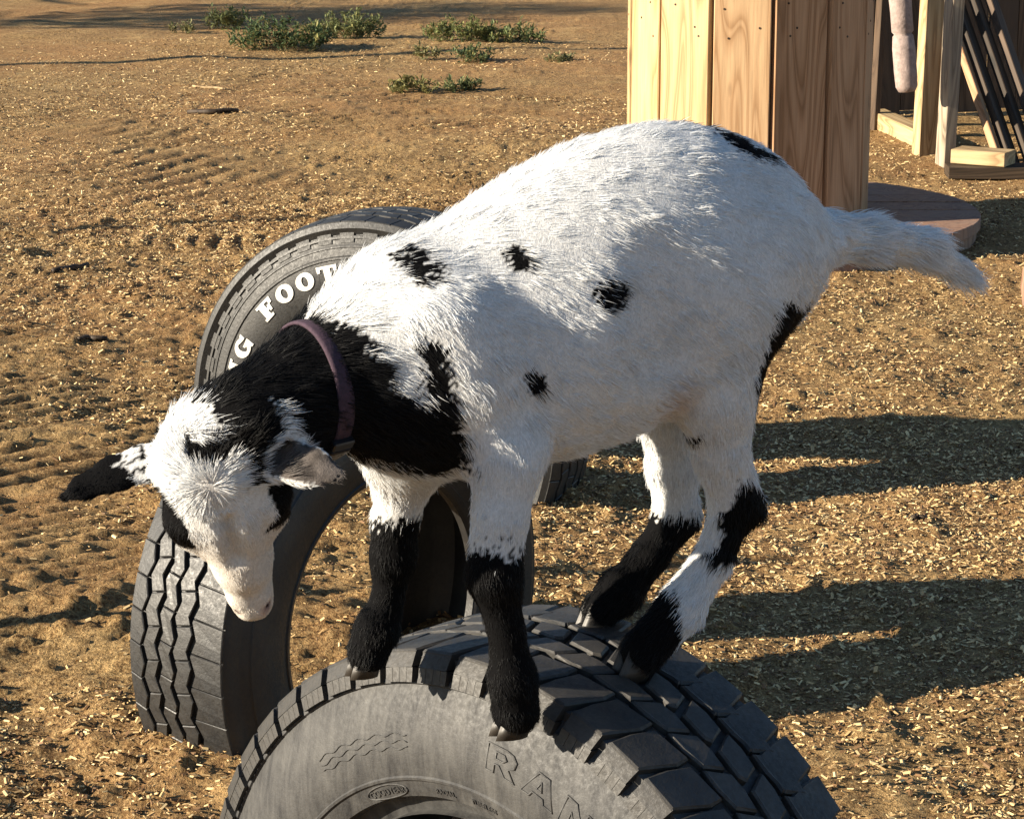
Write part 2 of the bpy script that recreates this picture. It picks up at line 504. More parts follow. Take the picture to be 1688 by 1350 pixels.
# ------------------------------------------------------------------ lettering
def letter_polys():
    """slab-serif capitals on a 0..1 tall grid: list of loops (first outer, others holes) and the width"""
    def ell(cx, cy, rx, ry, n=28, a0=0, a1=2 * math.pi):
        return [(cx + rx * math.cos(a0 + (a1 - a0) * i / n), cy + ry * math.sin(a0 + (a1 - a0) * i / n)) for i in range(n)]
    D = {}
    D['O'] = ([ell(0.42, 0.5, 0.42, 0.5), ell(0.42, 0.5, 0.15, 0.3)], 0.84)
    D['F'] = ([[(0, 0), (0.52, 0), (0.52, 0.14), (0.40, 0.14), (0.40, 0.40), (0.50, 0.40), (0.50, 0.30), (0.62, 0.30), (0.62, 0.66), (0.50, 0.66), (0.50, 0.55), (0.40, 0.55), (0.40, 0.85), (0.60, 0.85), (0.62, 0.66), (0.76, 0.66), (0.76, 1), (0, 1), (0, 0.86), (0.11, 0.86), (0.11, 0.14), (0, 0.14)]], 0.8)
    D['T'] = ([[(0.2, 0), (0.66, 0), (0.66, 0.14), (0.57, 0.14), (0.57, 0.85), (0.72, 0.85), (0.74, 0.66), (0.86, 0.66), (0.86, 1), (0, 1), (0, 0.66), (0.12, 0.66), (0.14, 0.85), (0.29, 0.85), (0.29, 0.14), (0.2, 0.14)]], 0.88)
    D['I'] = ([[(0, 0), (0.48, 0), (0.48, 0.14), (0.38, 0.14), (0.38, 0.86), (0.48, 0.86), (0.48, 1), (0, 1), (0, 0.86), (0.10, 0.86), (0.10, 0.14), (0, 0.14)]], 0.5)
    out = [(0.84, 0.50), (0.84, 0.0), (0.72, 0.0), (0.68, 0.08)]
    arc1 = [(0.42 + 0.42 * math.cos(t), 0.5 + 0.5 * math.sin(t)) for t in np.linspace(-1.2, -2 * math.pi + 0.75, 26)]
    arc2 = [(0.42 + 0.15 * math.cos(t), 0.5 + 0.32 * math.sin(t)) for t in np.linspace(-2 * math.pi + 0.95, -1.0, 22)]
    D['G'] = ([out + arc1 + [(0.72, 0.94), (0.82, 0.98), (0.82, 0.66), (0.70, 0.66)] + arc2 + [(0.55, 0.28), (0.57, 0.36), (0.48, 0.36), (0.48, 0.50)]], 0.88)
    bo = [(0, 0), (0.5, 0)] + [(0.5 + 0.30 * math.cos(t), 0.28 + 0.28 * math.sin(t)) for t in np.linspace(-1.4, 1.2, 9)] + [(0.5 + 0.25 * math.cos(t), 0.77 + 0.23 * math.sin(t)) for t in np.linspace(-1.0, 1.5, 9)] + [(0, 1), (0, 0.86), (0.11, 0.86), (0.11, 0.14), (0, 0.14)]
    D['B'] = ([bo, [(0.38, 0.14), (0.48, 0.16), (0.53, 0.28), (0.48, 0.41), (0.38, 0.43)], [(0.38, 0.57), (0.46, 0.59), (0.49, 0.71), (0.46, 0.83), (0.38, 0.85)]], 0.84)
    # plain block capitals (outlined raised letters)
    D['r'] = ([[(0, 0), (0.24, 0), (0.24, 0.34), (0.36, 0.34), (0.56, 0), (0.86, 0), (0.62, 0.38), (0.78, 0.52), (0.80, 0.78), (0.68, 0.95), (0.50, 1), (0, 1)], [(0.24, 0.54), (0.46, 0.54), (0.54, 0.66), (0.46, 0.80), (0.24, 0.80)]], 0.9)
    D['a'] = ([[(0, 0), (0.26, 0), (0.32, 0.2), (0.62, 0.2), (0.68, 0), (0.96, 0), (0.62, 1), (0.34, 1)], [(0.39, 0.40), (0.55, 0.40), (0.47, 0.72)]], 0.98)
    D['n'] = ([[(0, 0), (0.24, 0), (0.24, 0.6), (0.58, 0), (0.84, 0), (0.84, 1), (0.60, 1), (0.60, 0.42), (0.26, 1), (0, 1)]], 0.9)
    D['g'] = ([[(0.2, 0), (0.86, 0), (0.86, 0.55), (0.46, 0.55), (0.46, 0.37), (0.62, 0.37), (0.62, 0.2), (0.3, 0.2), (0.24, 0.3), (0.24, 0.7), (0.3, 0.8), (0.84, 0.8), (0.84, 1), (0.2, 1), (0, 0.8), (0, 0.2)]], 0.9)
    D['l'] = ([[(0, 0), (0.72, 0), (0.72, 0.22), (0.25, 0.22), (0.25, 1), (0, 1)]], 0.76)
    D['e'] = ([[(0, 0), (0.76, 0), (0.76, 0.2), (0.25, 0.2), (0.25, 0.4), (0.68, 0.4), (0.68, 0.6), (0.25, 0.6), (0.25, 0.8), (0.76, 0.8), (0.76, 1), (0, 1)]], 0.8)
    return D
LETTERS = letter_polys()

def curve_letter(loops, fill, depth):
    cu = bpy.data.curves.new('letter', 'CURVE')
    cu.dimensions = '2D' if fill else '3D'
    if fill:
        cu.fill_mode = 'BOTH'; cu.extrude = depth; cu.bevel_depth = 0.012; cu.bevel_resolution = 0
    else:
        cu.bevel_depth = depth; cu.bevel_resolution = 1
    for lp in loops:
        sp = cu.splines.new('POLY'); sp.points.add(len(lp) - 1); sp.use_cyclic_u = True
        for i, (x, y) in enumerate(lp): sp.points[i].co = (x, y, 0, 1)
    ob = bpy.data.objects.new('letter_tmp', cu); COL.objects.link(ob)
    dg = bpy.context.evaluated_depsgraph_get()
    me = bpy.data.meshes.new_from_object(ob.evaluated_get(dg))
    bpy.data.objects.remove(ob); bpy.data.curves.remove(cu)
    return me

def place_letters(parent, text, ang_mid, r_in, height, surf_x, mat, name, fill=True, depth=0.02, gap=0.14, space=0.5, width=1.0, anchor=None):
    """text on the +X face round the axis; angles in radians measured clockwise from the top as seen from the face"""
    tot = sum((LETTERS[c][1] * width + gap) if c != ' ' else space for c in text)
    pos = -tot / 2
    if anchor is not None:      # ang_mid is then the centre of this letter
        pos = 0.0
        for c in text[:anchor]: pos -= (LETTERS[c][1] * width + gap) if c != ' ' else space
        pos -= LETTERS[text[anchor]][1] * width / 2
    r_mid = r_in + height / 2
    for c in text:
        if c == ' ': pos += space; continue
        loops, w = LETTERS[c]
        me = curve_letter(loops, fill, depth)
        n = len(me.vertices)
        co = np.empty(n * 3, np.float32); me.vertices.foreach_get('co', co); co = co.reshape(-1, 3)
        sx = (pos + co[:, 0] * width) * height
        a = ang_mid + sx / r_mid
        r = r_in + co[:, 1] * height
        X = np.array([surf_x(q) for q in r]) + co[:, 2] * height
        # seen from +X with Z up the viewer's right is +Y
        co2 = np.c_[X, np.sin(a) * r, np.cos(a) * r].astype(np.float32)
        me.vertices.foreach_set('co', co2.ravel()); me.update()
        me.materials.clear()
        link(name, me, mat, parent)
        pos += w * width + gap

# ------------------------------------------------------------------ tyres
def carcass(R, W, r_bead, td, rings, nseg=180, tread_half=0.44, shoulder=0.93):
    """closed profile revolved about X; rings: list of (r, half width, height) raised on the sidewall"""
    def side(r):
        t = (r - r_bead) / (R - r_bead)
        return W / 2 * (0.74 + 0.26 * math.sin(math.pi * min(1, max(0, t * 0.94 + 0.06)) ** 0.9))
    rs = sorted(set([r_bead, r_bead + 0.006, r_bead + 0.016] + list(np.linspace(r_bead + 0.03, R - td - 0.028, 12))
                    + [q for r, hw, h in rings for q in (r - hw - 0.002, r - hw, r + hw, r + hw + 0.002)]))
    def outx(r):
        x = side(r)
        for rr, hw, h in rings:
            if rr - hw - 1e-6 <= r <= rr + hw + 1e-6: x += h
        return x
    half = [(outx(r), r) for r in rs]
    half += [(W / 2 * shoulder, R - td - 0.012), (W * tread_half, R - td)]
    prof = half + [(W * tread_half * 0.5, R - td + 0.003), (0, R - td + 0.004), (-W * tread_half * 0.5, R - td + 0.003)] + [(-x, r) for x, r in reversed(half)]
    th = 0.014
    inner = [(-side(r) + th * 1.2, r) for r in np.linspace(r_bead + 0.002, R - td - 0.035, 9)] + [(-W * 0.3, R - td - th), (0, R - td - th), (W * 0.3, R - td - th)] + [(side(r) - th * 1.2, r) for r in np.linspace(R - td - 0.035, r_bead + 0.002, 9)]
    prof = prof + inner
    P = np.array(prof); m = len(P)
    a = np.linspace(0, 2 * np.pi, nseg, endpoint=False)
    V = np.stack([np.broadcast_to(P[None, :, 0], (nseg, m)), np.sin(a)[:, None] * P[None, :, 1], np.cos(a)[:, None] * P[None, :, 1]], -1).reshape(-1, 3)
    i = np.arange(nseg)[:, None]; j = np.arange(m)[None]
    f = np.stack([i * m + j, i * m + (j + 1) % m, ((i + 1) % nseg) * m + (j + 1) % m, ((i + 1) % nseg) * m + j], -1).reshape(-1, 4)
    me = mesh_np('carcass', V, f, True)
    me.set_sharp_from_angle(angle=math.radians(38)) if hasattr(me, 'set_sharp_from_angle') else None
    return me, side

def wrap(mb_pts, R):
    """(s along the tread, x across, r) -> wheel coordinates"""
    return [(x, math.sin(s / R) * r, math.cos(s / R) * r) for s, x, r in mb_pts]

def block_mesh(poly, R, td, ch=0.0022, sub=None, crown=0.0, W=1.0):
    """tread block from a polygon in (s, x); chamfered top"""
    n = len(poly)
    cx = sum(p[0] for p in poly) / n; cy = sum(p[1] for p in poly) / n
    def inset(p):
        d = math.hypot(p[0] - cx, p[1] - cy)
        k = max(0.0, 1 - ch * 1.3 / max(d, 1e-6))
        return (cx + (p[0] - cx) * k, cy + (p[1] - cy) * k)
    def top(x): return R - crown * (abs(x) / (W / 2)) ** 2.5
    pts = [(s, x, top(x) - td - 0.004) for s, x in poly] + [(s, x, top(x) - ch) for s, x in poly] + [(*inset(p), top(p[1])) for p in poly]
    fs = []
    for k in (0, 1):
        for i in range(n):
            j = (i + 1) % n
            fs.append((k * n + i, k * n + j, (k + 1) * n + j, (k + 1) * n + i))
    fs.append(tuple(range(2 * n, 3 * n)))
    return wrap(pts, R), fs

def tyre_root(key, name, label):
    c, yaw, R, W = TYRES[key]
    y = math.radians(yaw)
    n = (math.sin(y), -math.cos(y))
    o = empty(name, c, math.atan2(n[1], n[0]))
    tag(o, label, 'tyre', 'half-buried play tyres')
    return o, c, R, W

def ring_copies(root, me, count, mat, name, phase=0.0, cz=0.0, R=0.4):
    for k in range(count):
        a = 2 * math.pi * (k + phase) / count
        if math.cos(a) * R + cz < -0.06: continue      # deep in the soil
        link(name, me, mat, root, rot=(-a, 0, 0))

# --- front off-road tyre the goat stands on
def front_tyre():
    root, c, R, W = tyre_root('C', 'tyre', 'big dusty grey off-road tyre with chunky lugs under the goat\'s hooves')
    td, rb = 0.013, 0.278
    rg = 0.927 * R
    me, side = carcass(R, W, rb, td, [(rg - 0.004, 0.0025, 0.003), (0.326, 0.0015, 0.0025), (0.2905, 0.0105, -0.020)], tread_half=0.40, shoulder=0.80)
    body = link('sidewall_body', me, M_RUB_C, root)
    NL = 52
    p = 2 * math.pi * R / NL
    g = 0.13
    def shoulder(sgn):
        mb = MB()
        a0, a1 = -p * (0.5 - g / 2) + 0.001, p * (0.5 - g / 2)
        sl_ = 0.010
        poly = [(a0 + sl_, 0.048), (a1 + sl_, 0.042), (a1 + sl_ * 1.2, 0.062), (a1, 0.100), (a1 - 0.004, 0.112), (a0, 0.112), (a0 + 0.002, 0.08)]
        if sgn < 0: poly = [(s, -x) for s, x in reversed(poly)]
        v, f = block_mesh(poly, R, td, 0.0025, crown=0.006, W=W)
        mb.add(v, f)
        # chamfered shoulder face running down to the groove
        xt, xb = 0.1105 * sgn, 0.1270 * sgn
        top_r = R - 0.009
        mid = R - 0.022
        xm = xt + (xb - xt) * 0.5
        def slab(s0, s1, ra, xa, rb2, xb2, t):
            pts = []
            for s in (s0, s1):
                pts += [(s, xa, ra), (s, xb2, rb2), (s, xb2 - sgn * t, rb2 - 0.002), (s, xa - sgn * t, ra - 0.004)]
            mb.add(wrap(pts, R), [(0, 1, 5, 4), (3, 7, 6, 2), (0, 4, 7, 3), (1, 2, 6, 5), (0, 3, 2, 1), (4, 5, 6, 7)])
        slab(a0 + 0.001, a1 - 0.003, R - 0.005, xt, mid, xm + 0.003 * sgn, 0.022)
        m = 4
        for k in range(m):
            s0 = a0 + (a1 - a0) * (k + 0.025) / m; s1 = a0 + (a1 - a0) * (k + 0.975) / m - (0.002 if k == m - 1 else 0)
            slab(s0, s1, mid - 0.0008, xm + 0.0025 * sgn, rg - 0.004, xb - 0.001 * sgn, 0.016)
        return mb.mesh('tread_block')
    mn, mf = shoulder(1), shoulder(-1)
    ring_copies(root, mn, NL, M_TREAD_C, 'tread_block', 0.0, c[2], R)
    ring_copies(root, mf, NL, M_TREAD_C, 'tread_block', 0.35, c[2], R)
    for x0, x1, ph, sk in ((0.006, 0.040, 0.45, 0.012), (-0.034, 0.0, 0.05, -0.010), (-0.077, -0.040, 0.55, 0.012)):
        w = p * 0.44
        poly = [(-w + sk, x0), (-w * 0.1 + sk, x0 - 0.002), (w + sk, x0 + 0.003), (w, x1 - 0.006), (w * 0.3 - sk, x1), (-w - sk * 0.4, x1 - 0.003)]
        poly = [(s, x) for s, x in poly]
        # counter-clockwise seen from outside
        v, f = block_mesh(poly, R, td, 0.0025, crown=0.006, W=W)
        ring_copies(root, mesh('tread_block', v, f), NL, M_TREAD_C, 'tread_block', ph, c[2], R)
    # raised outline letters and the fine print by the bead
    place_letters(root, 'rangler', math.radians(9.6), 0.364, 0.031, lambda r: side(r) + 0.0006, M_RUB_C, 'raised_letter', False, 0.036, 0.26, width=1.72, anchor=0)
    for txt, am in (('GOODYEAR', -24), ('RADIAL', -6), ('TUBELESS', 5)):
        fc = bpy.data.curves.new('print', 'FONT'); fc.body = txt; fc.size = 0.009 if txt != 'GOODYEAR' else 0.011; fc.extrude = 0.0006; fc.align_x = 'CENTER'; fc.offset = 0.0002
        ob = bpy.data.objects.new('tmp', fc); COL.objects.link(ob)
        dg = bpy.context.evaluated_depsgraph_get(); me = bpy.data.meshes.new_from_object(ob.evaluated_get(dg))
        bpy.data.objects.remove(ob); bpy.data.curves.remove(fc)
        rr = 0.309
        for v in me.vertices:
            a = math.radians(am) + v.co.x / rr; r = rr + v.co.y
            v.co = (side(r) + 0.0006 + v.co.z, math.sin(a) * r, math.cos(a) * r)
        link('moulded_print', me, M_RUB_C, root)
    # oval frame round the maker's name and the worn tread pattern band on the sidewall
    def curve_band(name, pts, rad):
        mb = MB(); mb.tube([(side(r) + 0.0006, math.sin(a) * r, math.cos(a) * r) for a, r in pts], [rad] * len(pts), 6)
        link(name, mb.mesh(name, True), M_RUB_C, root)
    for k, r in enumerate((0.363, 0.371, 0.379)):
        pts = [(math.radians(a), r + 0.002 * math.sin(a * 1.3 + k * 2)) for a in np.arange(-38, -13, 0.8)]
        curve_band('moulded_ridge', pts, 0.0007)
    am, rr = math.radians(-24), 0.3125
    oval = [(am + 0.115 * math.cos(t) * (1 if abs(math.cos(t)) < 0.8 else 0.98), rr + 0.0085 * math.sin(t)) for t in np.linspace(0, 2 * math.pi, 30)]
    curve_band('moulded_ridge', oval, 0.0009)
front_tyre()

# --- road-pattern tyres: zigzag ribs cut into blocks
def road_tyre(key, label, mat, NB, grooves, amp, td, rb, rings, lug=True):
    root, c, R, W = tyre_root(key, 'tyre', label)
    me, side = carcass(R, W, rb, td, rings)
    link('sidewall_body', me, mat, root)
    p = 2 * math.pi * R / NB
    e = W * 0.44
    edges = [-e] + grooves + [e]
    gw, cut = 0.0040, 0.0009
    for i in range(len(edges) - 1):
        xl, xr = edges[i], edges[i + 1]
        zl = amp if i > 0 else 0.0
        zr = amp if i < len(edges) - 2 else 0.0
        sg_l = 1 if i % 2 == 0 else -1
        # one period of the zigzag: low edge and high edge
        def tri(t): return 1 - 4 * abs((t % 1.0) - 0.5)
        def lo(t): return xl + gw * (i > 0) + zl * tri(t) * 0.5
        def hi(t): return xr - gw * (i < len(edges) - 2) + zr * tri(t) * 0.5
        c_ = cut / p
        t0 = (0.0, 0.5, 0.25, 0.75, 0.1, 0.6)[i % 6]
        ts = sorted(set([t0 + c_, t0 + 1 - c_] + [q for q in (0.5, 1.0, 1.5) if t0 + 0.06 < q < t0 + 0.94] + [t0 + 0.3, t0 + 0.7]))
        poly = [(t * p, lo(t)) for t in ts] + [(t * p, hi(t)) for t in reversed(ts)]
        sk = 0.007 * (1 if i % 2 else -1)
        poly = [(s + sk * (x - xl) / (xr - xl), x) for s, x in poly]
        v, f = block_mesh(poly, R, td, 0.0012, crown=0.010, W=W)
        ring_copies(root, mesh('tread_block', v, f), NB, mat, 'tread_block', 0.0, c[2], R)
    if lug:
        for sg in (1, -1):
            mb = MB()
            r0, r1 = R - 0.012, R - 0.052
            x0, x1 = sg * (e - 0.004), sg * (side(r1) + 0.002)
            s0, s1 = -p * 0.30, p * 0.30
            pts = []
            for s in (s0, s1): pts += [(s, x0, r0), (s, x1, r1), (s, x1 - sg * 0.012, r1 - 0.002), (s, x0 - sg * 0.012, r0 - 0.006)]
            mb.add(wrap(pts, R), [(0, 1, 5, 4), (3, 7, 6, 2), (0, 4, 7, 3), (1, 2, 6, 5), (0, 3, 2, 1), (4, 5, 6, 7)])
            ring_copies(root, mb.mesh('shoulder_lug'), NB, mat, 'shoulder_lug', 0.2, c[2], R)
    return root, side, c, R, W

ra, side_a, *_ = road_tyre('A', 'black tyre with zigzag tread turned edge-on, under the goat\'s lowered head', M_RUB_A, 46,
                           [-0.062, -0.028, 0.004, 0.040], 0.010, 0.012, 0.228, [(0.33, 0.002, 0.002), (0.237, 0.005, 0.003)], lug=False)
rb_, side_b, cb, Rb, Wb = road_tyre('B', 'black tyre with white raised lettering on its sidewall, behind the goat\'s neck', M_RUB_B, 46,
                            [-0.060, -0.022, 0.022, 0.060], 0.007, 0.010, 0.228, [(0.394, 0.0025, 0.004), (0.352, 0.002, 0.003), (0.375, 0.0015, 0.002), (0.240, 0.006, 0.003)])
place_letters(rb_, 'BIG FOOT', math.radians(-45.5), 0.303, 0.038, lambda r: side_b(r) + 0.001, M_LETTER, 'white_letter', True, 0.02, 0.32, 1.35, 1.42, 4)

# ------------------------------------------------------------------ cable spool
def spool():
    cx, cy = 0.80, 8.52
    root = empty('cable_spool', (cx, cy, 0))
    tag(root, 'upright wooden cable spool with plank drum and round bottom flange', 'cable spool')
    rnd = random.Random(4)
    # flange: two layers, top boards run left-right, each board clipped to the disc
    RF = 0.79
    bw = 0.155
    y = -RF
    k = 0
    while y < RF - 0.01:
        y1 = min(y + bw - 0.006, RF)
        poly = []
        for yy, sgn in ((y, -1), (y, 1), (y1, 1), (y1, -1)): pass
        def xa(q): return math.sqrt(max(RF * RF - q * q, 1e-4))
        qs = np.linspace(y, y1, 6)
        poly = [(xa(q), q) for q in qs] + [(-xa(q), q) for q in reversed(qs)]
        mb = MB(); mb.prism(poly, 0.045, 0.085 + rnd.uniform(-0.003, 0.003))
        link('flange_board', bevel_mesh(mb.mesh('flange_board'), 0.002), M_DECKWOOD, root, rot=(0, 0, 0))
        y += bw
    mb = MB(); mb.prism([(RF * 0.985 * math.cos(t), RF * 0.985 * math.sin(t)) for t in np.linspace(0, 2 * math.pi, 56, endpoint=False)], -0.03, 0.0445)
    link('flange_base', mb.mesh('flange_base'), M_DECKWOOD, root)
    # drum planks
    RD, npl, Ht = 0.385, 13, 1.35
    for i in range(npl):
        a = 2 * math.pi * (i + 0.43) / npl
        w = 2 * RD * math.tan(math.pi / npl) - 0.006
        mb = MB(); mb.box(-0.02, 0.02, -w / 2, w / 2, 0.08, Ht, c=0.003)
        me = mb.mesh('drum_plank')
        d = RD + rnd.uniform(-0.004, 0.004)
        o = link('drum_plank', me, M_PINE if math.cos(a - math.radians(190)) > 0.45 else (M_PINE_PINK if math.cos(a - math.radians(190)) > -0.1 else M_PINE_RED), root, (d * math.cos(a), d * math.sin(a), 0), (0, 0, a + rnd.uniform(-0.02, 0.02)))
    nail = MB(); nail.tube([(0.018, 0, 0), (0.0215, 0, 0)], [0.0042, 0.0036], 8); nm = nail.mesh('nail')
    for o in [q for q in root.children if q.name.startswith('drum_plank')]:
        for z in (0.70, 0.735, 0.80):
            n_ = link('nail', nm, M_DARKWOOD, o, (0.0, rnd.uniform(-0.06, 0.06), z + rnd.uniform(-0.01, 0.01)))
    # top flange, above the picture
    mb = MB(); mb.prism([(0.62 * math.cos(t), 0.62 * math.sin(t)) for t in np.linspace(0, 2 * math.pi, 48, endpoint=False)], Ht - 0.002, Ht + 0.07)
    link('top_flange', mb.mesh('top_flange'), M_DECKWOOD, root)
spool()

# ------------------------------------------------------------------ board fence, posts and lumber at the back right
def board_fence():
    root = empty('board_fence', (2.2, 11.75, 0), math.radians(19))
    tag(root, 'dark brown board fence standing behind the posts', 'fence')
    rnd = random.Random(8)
    x = -1.0
    while x < 3.2:
        w = 0.14 + rnd.uniform(-0.006, 0.008)
        mb = MB(); mb.box(0, w, -0.009, 0.009, 0.02 + rnd.uniform(0, 0.03), 1.85, c=0.002)
        link('fence_board', mb.mesh('fence_board'), M_FENCE, root, (x, rnd.uniform(-0.003, 0.003), 0), (0, rnd.uniform(-0.004, 0.004), 0))
        x += w + rnd.choice((0.003, 0.004, 0.012))
    for z in (0.35, 1.4):
        mb = MB(); mb.box(-1.0, 3.2, 0.012, 0.05, z, z + 0.09)
        link('rail', mb.mesh('rail'), M_FENCE, root)
    for px in (-0.8, 1.2, 3.1):
        mb = MB(); mb.box(px, px + 0.09, 0.052, 0.142, -0.3, 1.8)
        link('post', mb.mesh('post'), M_FENCE, root)
board_fence()

def timber(name, label, cat, p0, p1, w, t, mat, group=None, roll=0.0, c=0.003):
    """squared timber from p0 to p1 with cross-section w x t"""
    p0, p1 = Vector(p0), Vector(p1)
    L = (p1 - p0).length
    mb = MB(); mb.box(-w / 2, w / 2, -t / 2, t / 2, 0, L, c=c)
    o = link(name, mb.mesh(name), mat)
    q = (p1 - p0).to_track_quat('Z', 'Y')
    o.rotation_mode = 'QUATERNION'
    from mathutils import Quaternion
    o.rotation_quaternion = q @ Quaternion((0, 0, 1), roll)
    o.location = p0
    return tag(o, label, cat, group)

def at(px, py, y): return Vector(at_y(px, py, y))
b1 = Vector(at_z(1522, 256)); b1.z = -0.2
timber('post', 'pale yellow squared post beside the hanging felt tube', 'post', b1, (b1.x + 0.03, b1.y, 1.7), 0.062, 0.085, M_PALEWOOD, roll=0.35)
b2 = Vector(at_z(1556, 272)); b2.z = -0.2
timber('post', 'grey weathered post with split grain and reddish foot', 'post', b2, (b2.x + 0.035, b2.y, 1.7), 0.088, 0.05, M_GREYWOOD, roll=0.25)
b3 = Vector(at_z(1440, 213)); b3.z = -0.05
timber('post', 'thin weathered upright board close behind the cable spool', 'post', b3, (b3.x + 0.05, b3.y + 0.02, 1.7), 0.05, 0.03, M_FENCE)
b3 = Vector(at_z(1545, 225)); b3.z = -0.05
timber('post', 'dark brown upright board in the gap between the two front posts', 'post', b3, (b3.x + 0.02, b3.y + 0.02, 1.7), 0.07, 0.03, M_FENCE)
# timbers on the ground
g1, g2 = at_z(1446, 208), at_z(1545, 252)
timber('ground_timber', 'pale yellow timber lying on the dirt behind the upright posts', 'timber', (g1[0], g1[1] + 0.04, 0.035), (g2[0], g2[1] + 0.06, 0.03), 0.085, 0.075, M_PALEWOOD)
g1 = at_z(1612, 292)
timber('timber_block', 'short pale sawn block resting on the dark plank', 'block', (g1[0] - 0.07, g1[1] + 0.10, 0.075), (g1[0] + 0.12, g1[1] - 0.01, 0.075), 0.13, 0.055, M_PALEWOOD, roll=0)
timber('ground_plank', 'dark plank lying on the dirt beneath the pale sawn block', 'plank', (g1[0] - 0.12, g1[1] + 0.02, 0.022), (g1[0] + 0.75, g1[1] - 0.02, 0.02), 0.16, 0.045, M_DARKWOOD, roll=0)
# leaning planks
ROLL = 0.6
for i, (dx, w, mt, lab) in enumerate(((0.0, 0.035, M_PINE_RED, 'narrow reddish plank leaning at the left of the dark leaning planks'),
                                 (0.055, 0.075, M_DARKWOOD, 'dark plank leaning next to the narrow reddish plank'),
                                 (0.128, 0.06, M_DARKWOOD, 'dark plank leaning in the middle of the leaning bundle'),
                                 (0.195, 0.065, M_FENCE, 'brown plank leaning outermost, over the ground plank'))):
    f0 = at(1650 + dx * 400, 285, 10.05 + i * 0.02); t0 = at(1552 + dx * 400, 0, 10.6 + i * 0.02)
    d = t0 - f0
    f0.z = 0.0 if i else 0.01
    timber('leaning_plank', lab, 'plank', f0, f0 + d * 1.45, w, 0.03, mt, 'planks leaning by the posts', roll=ROLL)

# hanging felt tube
def felt_tube():
    y = 10.1
    mb = MB()
    pts, rads = [], []
    prof = [(-30, 0), (-29, 16), (-10, 19), (20, 18), (52, 18), (57, 14), (60, 17), (80, 19), (120, 19), (143, 18), (151, 14), (153, 2)]
    for py, r in prof:
        px = 1484 + (py / 150.0) * 11
        pts.append(at(px, py, y)); rads.append(max(0.001, r / F_PX * y))
    mb.tube(pts, rads, 18)
    o = link('felt_tube', mb.mesh('felt_tube', True), mat_plain('pinkish_felt', (0.28, 0.215, 0.19), 0.95, nscale=45, var=0.3, bumpd=0.006))
    tag(o, 'pinkish grey felt tube hanging in front of the pale post', 'tube')
    mb = MB()
    mb.tube([pts[1], pts[1] + Vector((0.02, 0.1, 0.25)), Vector((b1.x + 0.02, b1.y, 1.5))], [0.006] * 3, 6)
    r = link('hanging_rope', mb.mesh('hanging_rope'), M_FENCE)
    tag(r, 'thin rope tying the felt tube to the pale post', 'rope')
felt_tube()

# log at the right edge
def log_end():
    mb = MB()
    c = at_z(1722, 500)
    pts = [(c[0] + 0.02, c[1] - 0.02, -0.02), (c[0] + 0.02, c[1], 0.05), (c[0] + 0.02, c[1], 0.10), (c[0] + 0.02, c[1], 0.128), (c[0] + 0.02, c[1], 0.136)]
    mb.tube(pts, [0.085, 0.092, 0.088, 0.076, 0.03], 20)
    o = link('log_stump', mb.mesh('log_stump', True), M_DECKWOOD)
    tag(o, 'rounded brown wooden stump standing alone on the litter', 'stump')
log_end()

# ------------------------------------------------------------------ weeds
M_LEAF = mat_attr('weed_leaf', 'leaf', 0.6, 0.3, 0.25)
def weed(px, py, wpx, hpx, nleaf, label, seed, green=(0.075, 0.115, 0.035)):
    rng = np.random.default_rng(seed)
    b = at_z(px, py)
    s = b[1] / F_PX * 1.02
    rw, hh = wpx * s * 0.56, hpx * s * 1.0
    nleaf = int(nleaf * 1.25)
    root = empty('weed', (b[0], b[1], 0)); tag(root, label, 'weed', 'low weeds on the dirt')
    # stems
    mb = MB(); tips = []
    ns = max(5, int(nleaf / 26))
    for i in range(ns):
        a = rng.uniform(0, 6.28); r = rw * math.sqrt(rng.uniform(0, 1))
        p0 = Vector((r * 0.75 * math.cos(a), r * 0.5 * math.sin(a), -0.01))
        p1 = Vector((r * math.cos(a) + rng.normal(0, 0.03), r * 0.6 * math.sin(a) + rng.normal(0, 0.03), hh * rng.uniform(0.35, 1.0) * (1 - 0.5 * (r / rw) ** 2)))
        pm = (p0 + p1) / 2 + Vector((rng.normal(0, 0.02), rng.normal(0, 0.02), 0.01))
        mb.tube([p0, pm, p1], [0.003, 0.0025, 0.001], 4); tips.append((p0, pm, p1))
    link('stem', mb.mesh('stem'), mat_stem, root)
    V, F, C = [], [], []
    for i in range(nleaf):
        p0, pm, p1 = tips[rng.integers(ns)]
        t = rng.uniform(0.1, 1.0) ** 0.7
        c = (p0.lerp(pm, t * 2) if t < 0.5 else pm.lerp(p1, t * 2 - 1)) + Vector(rng.normal(0, 0.012, 3))
        L = rng.uniform(0.02, 0.046); w = L * rng.uniform(0.3, 0.55)
        az = rng.uniform(0, 6.28); el = rng.normal(0.45, 0.5)
        d = Vector((math.cos(az) * math.cos(el), math.sin(az) * math.cos(el), math.sin(el)))
        sd = d.cross(Vector((0, 0, 1))).normalized(); up = sd.cross(d)
        k = len(V)
        V += [c, c + d * L * 0.5 + sd * w / 2 + up * L * 0.1, c + d * L, c + d * L * 0.5 - sd * w / 2 + up * L * 0.1, c + d * L * 0.5 - up * L * 0.04]
        F += [(k, k + 4, k + 1), (k + 1, k + 4, k + 2), (k, k + 3, k + 4), (k + 3, k + 2, k + 4)]
        g = np.array(green) * np.array([1.15, 1.0, 1.2]) * rng.uniform(0.6, 1.8)
        if rng.random() < 0.18: g = np.array([0.22, 0.20, 0.07]) * rng.uniform(0.7, 1.2)
        C += [g] * 5
    me = mesh('foliage', V, F); set_col(me, 'leaf', np.array(C))
    f = link('foliage', me, M_LEAF, root); f['kind'] = 'stuff'
mat_stem = mat_plain('weed_stem', (0.10, 0.11, 0.04), 0.7)
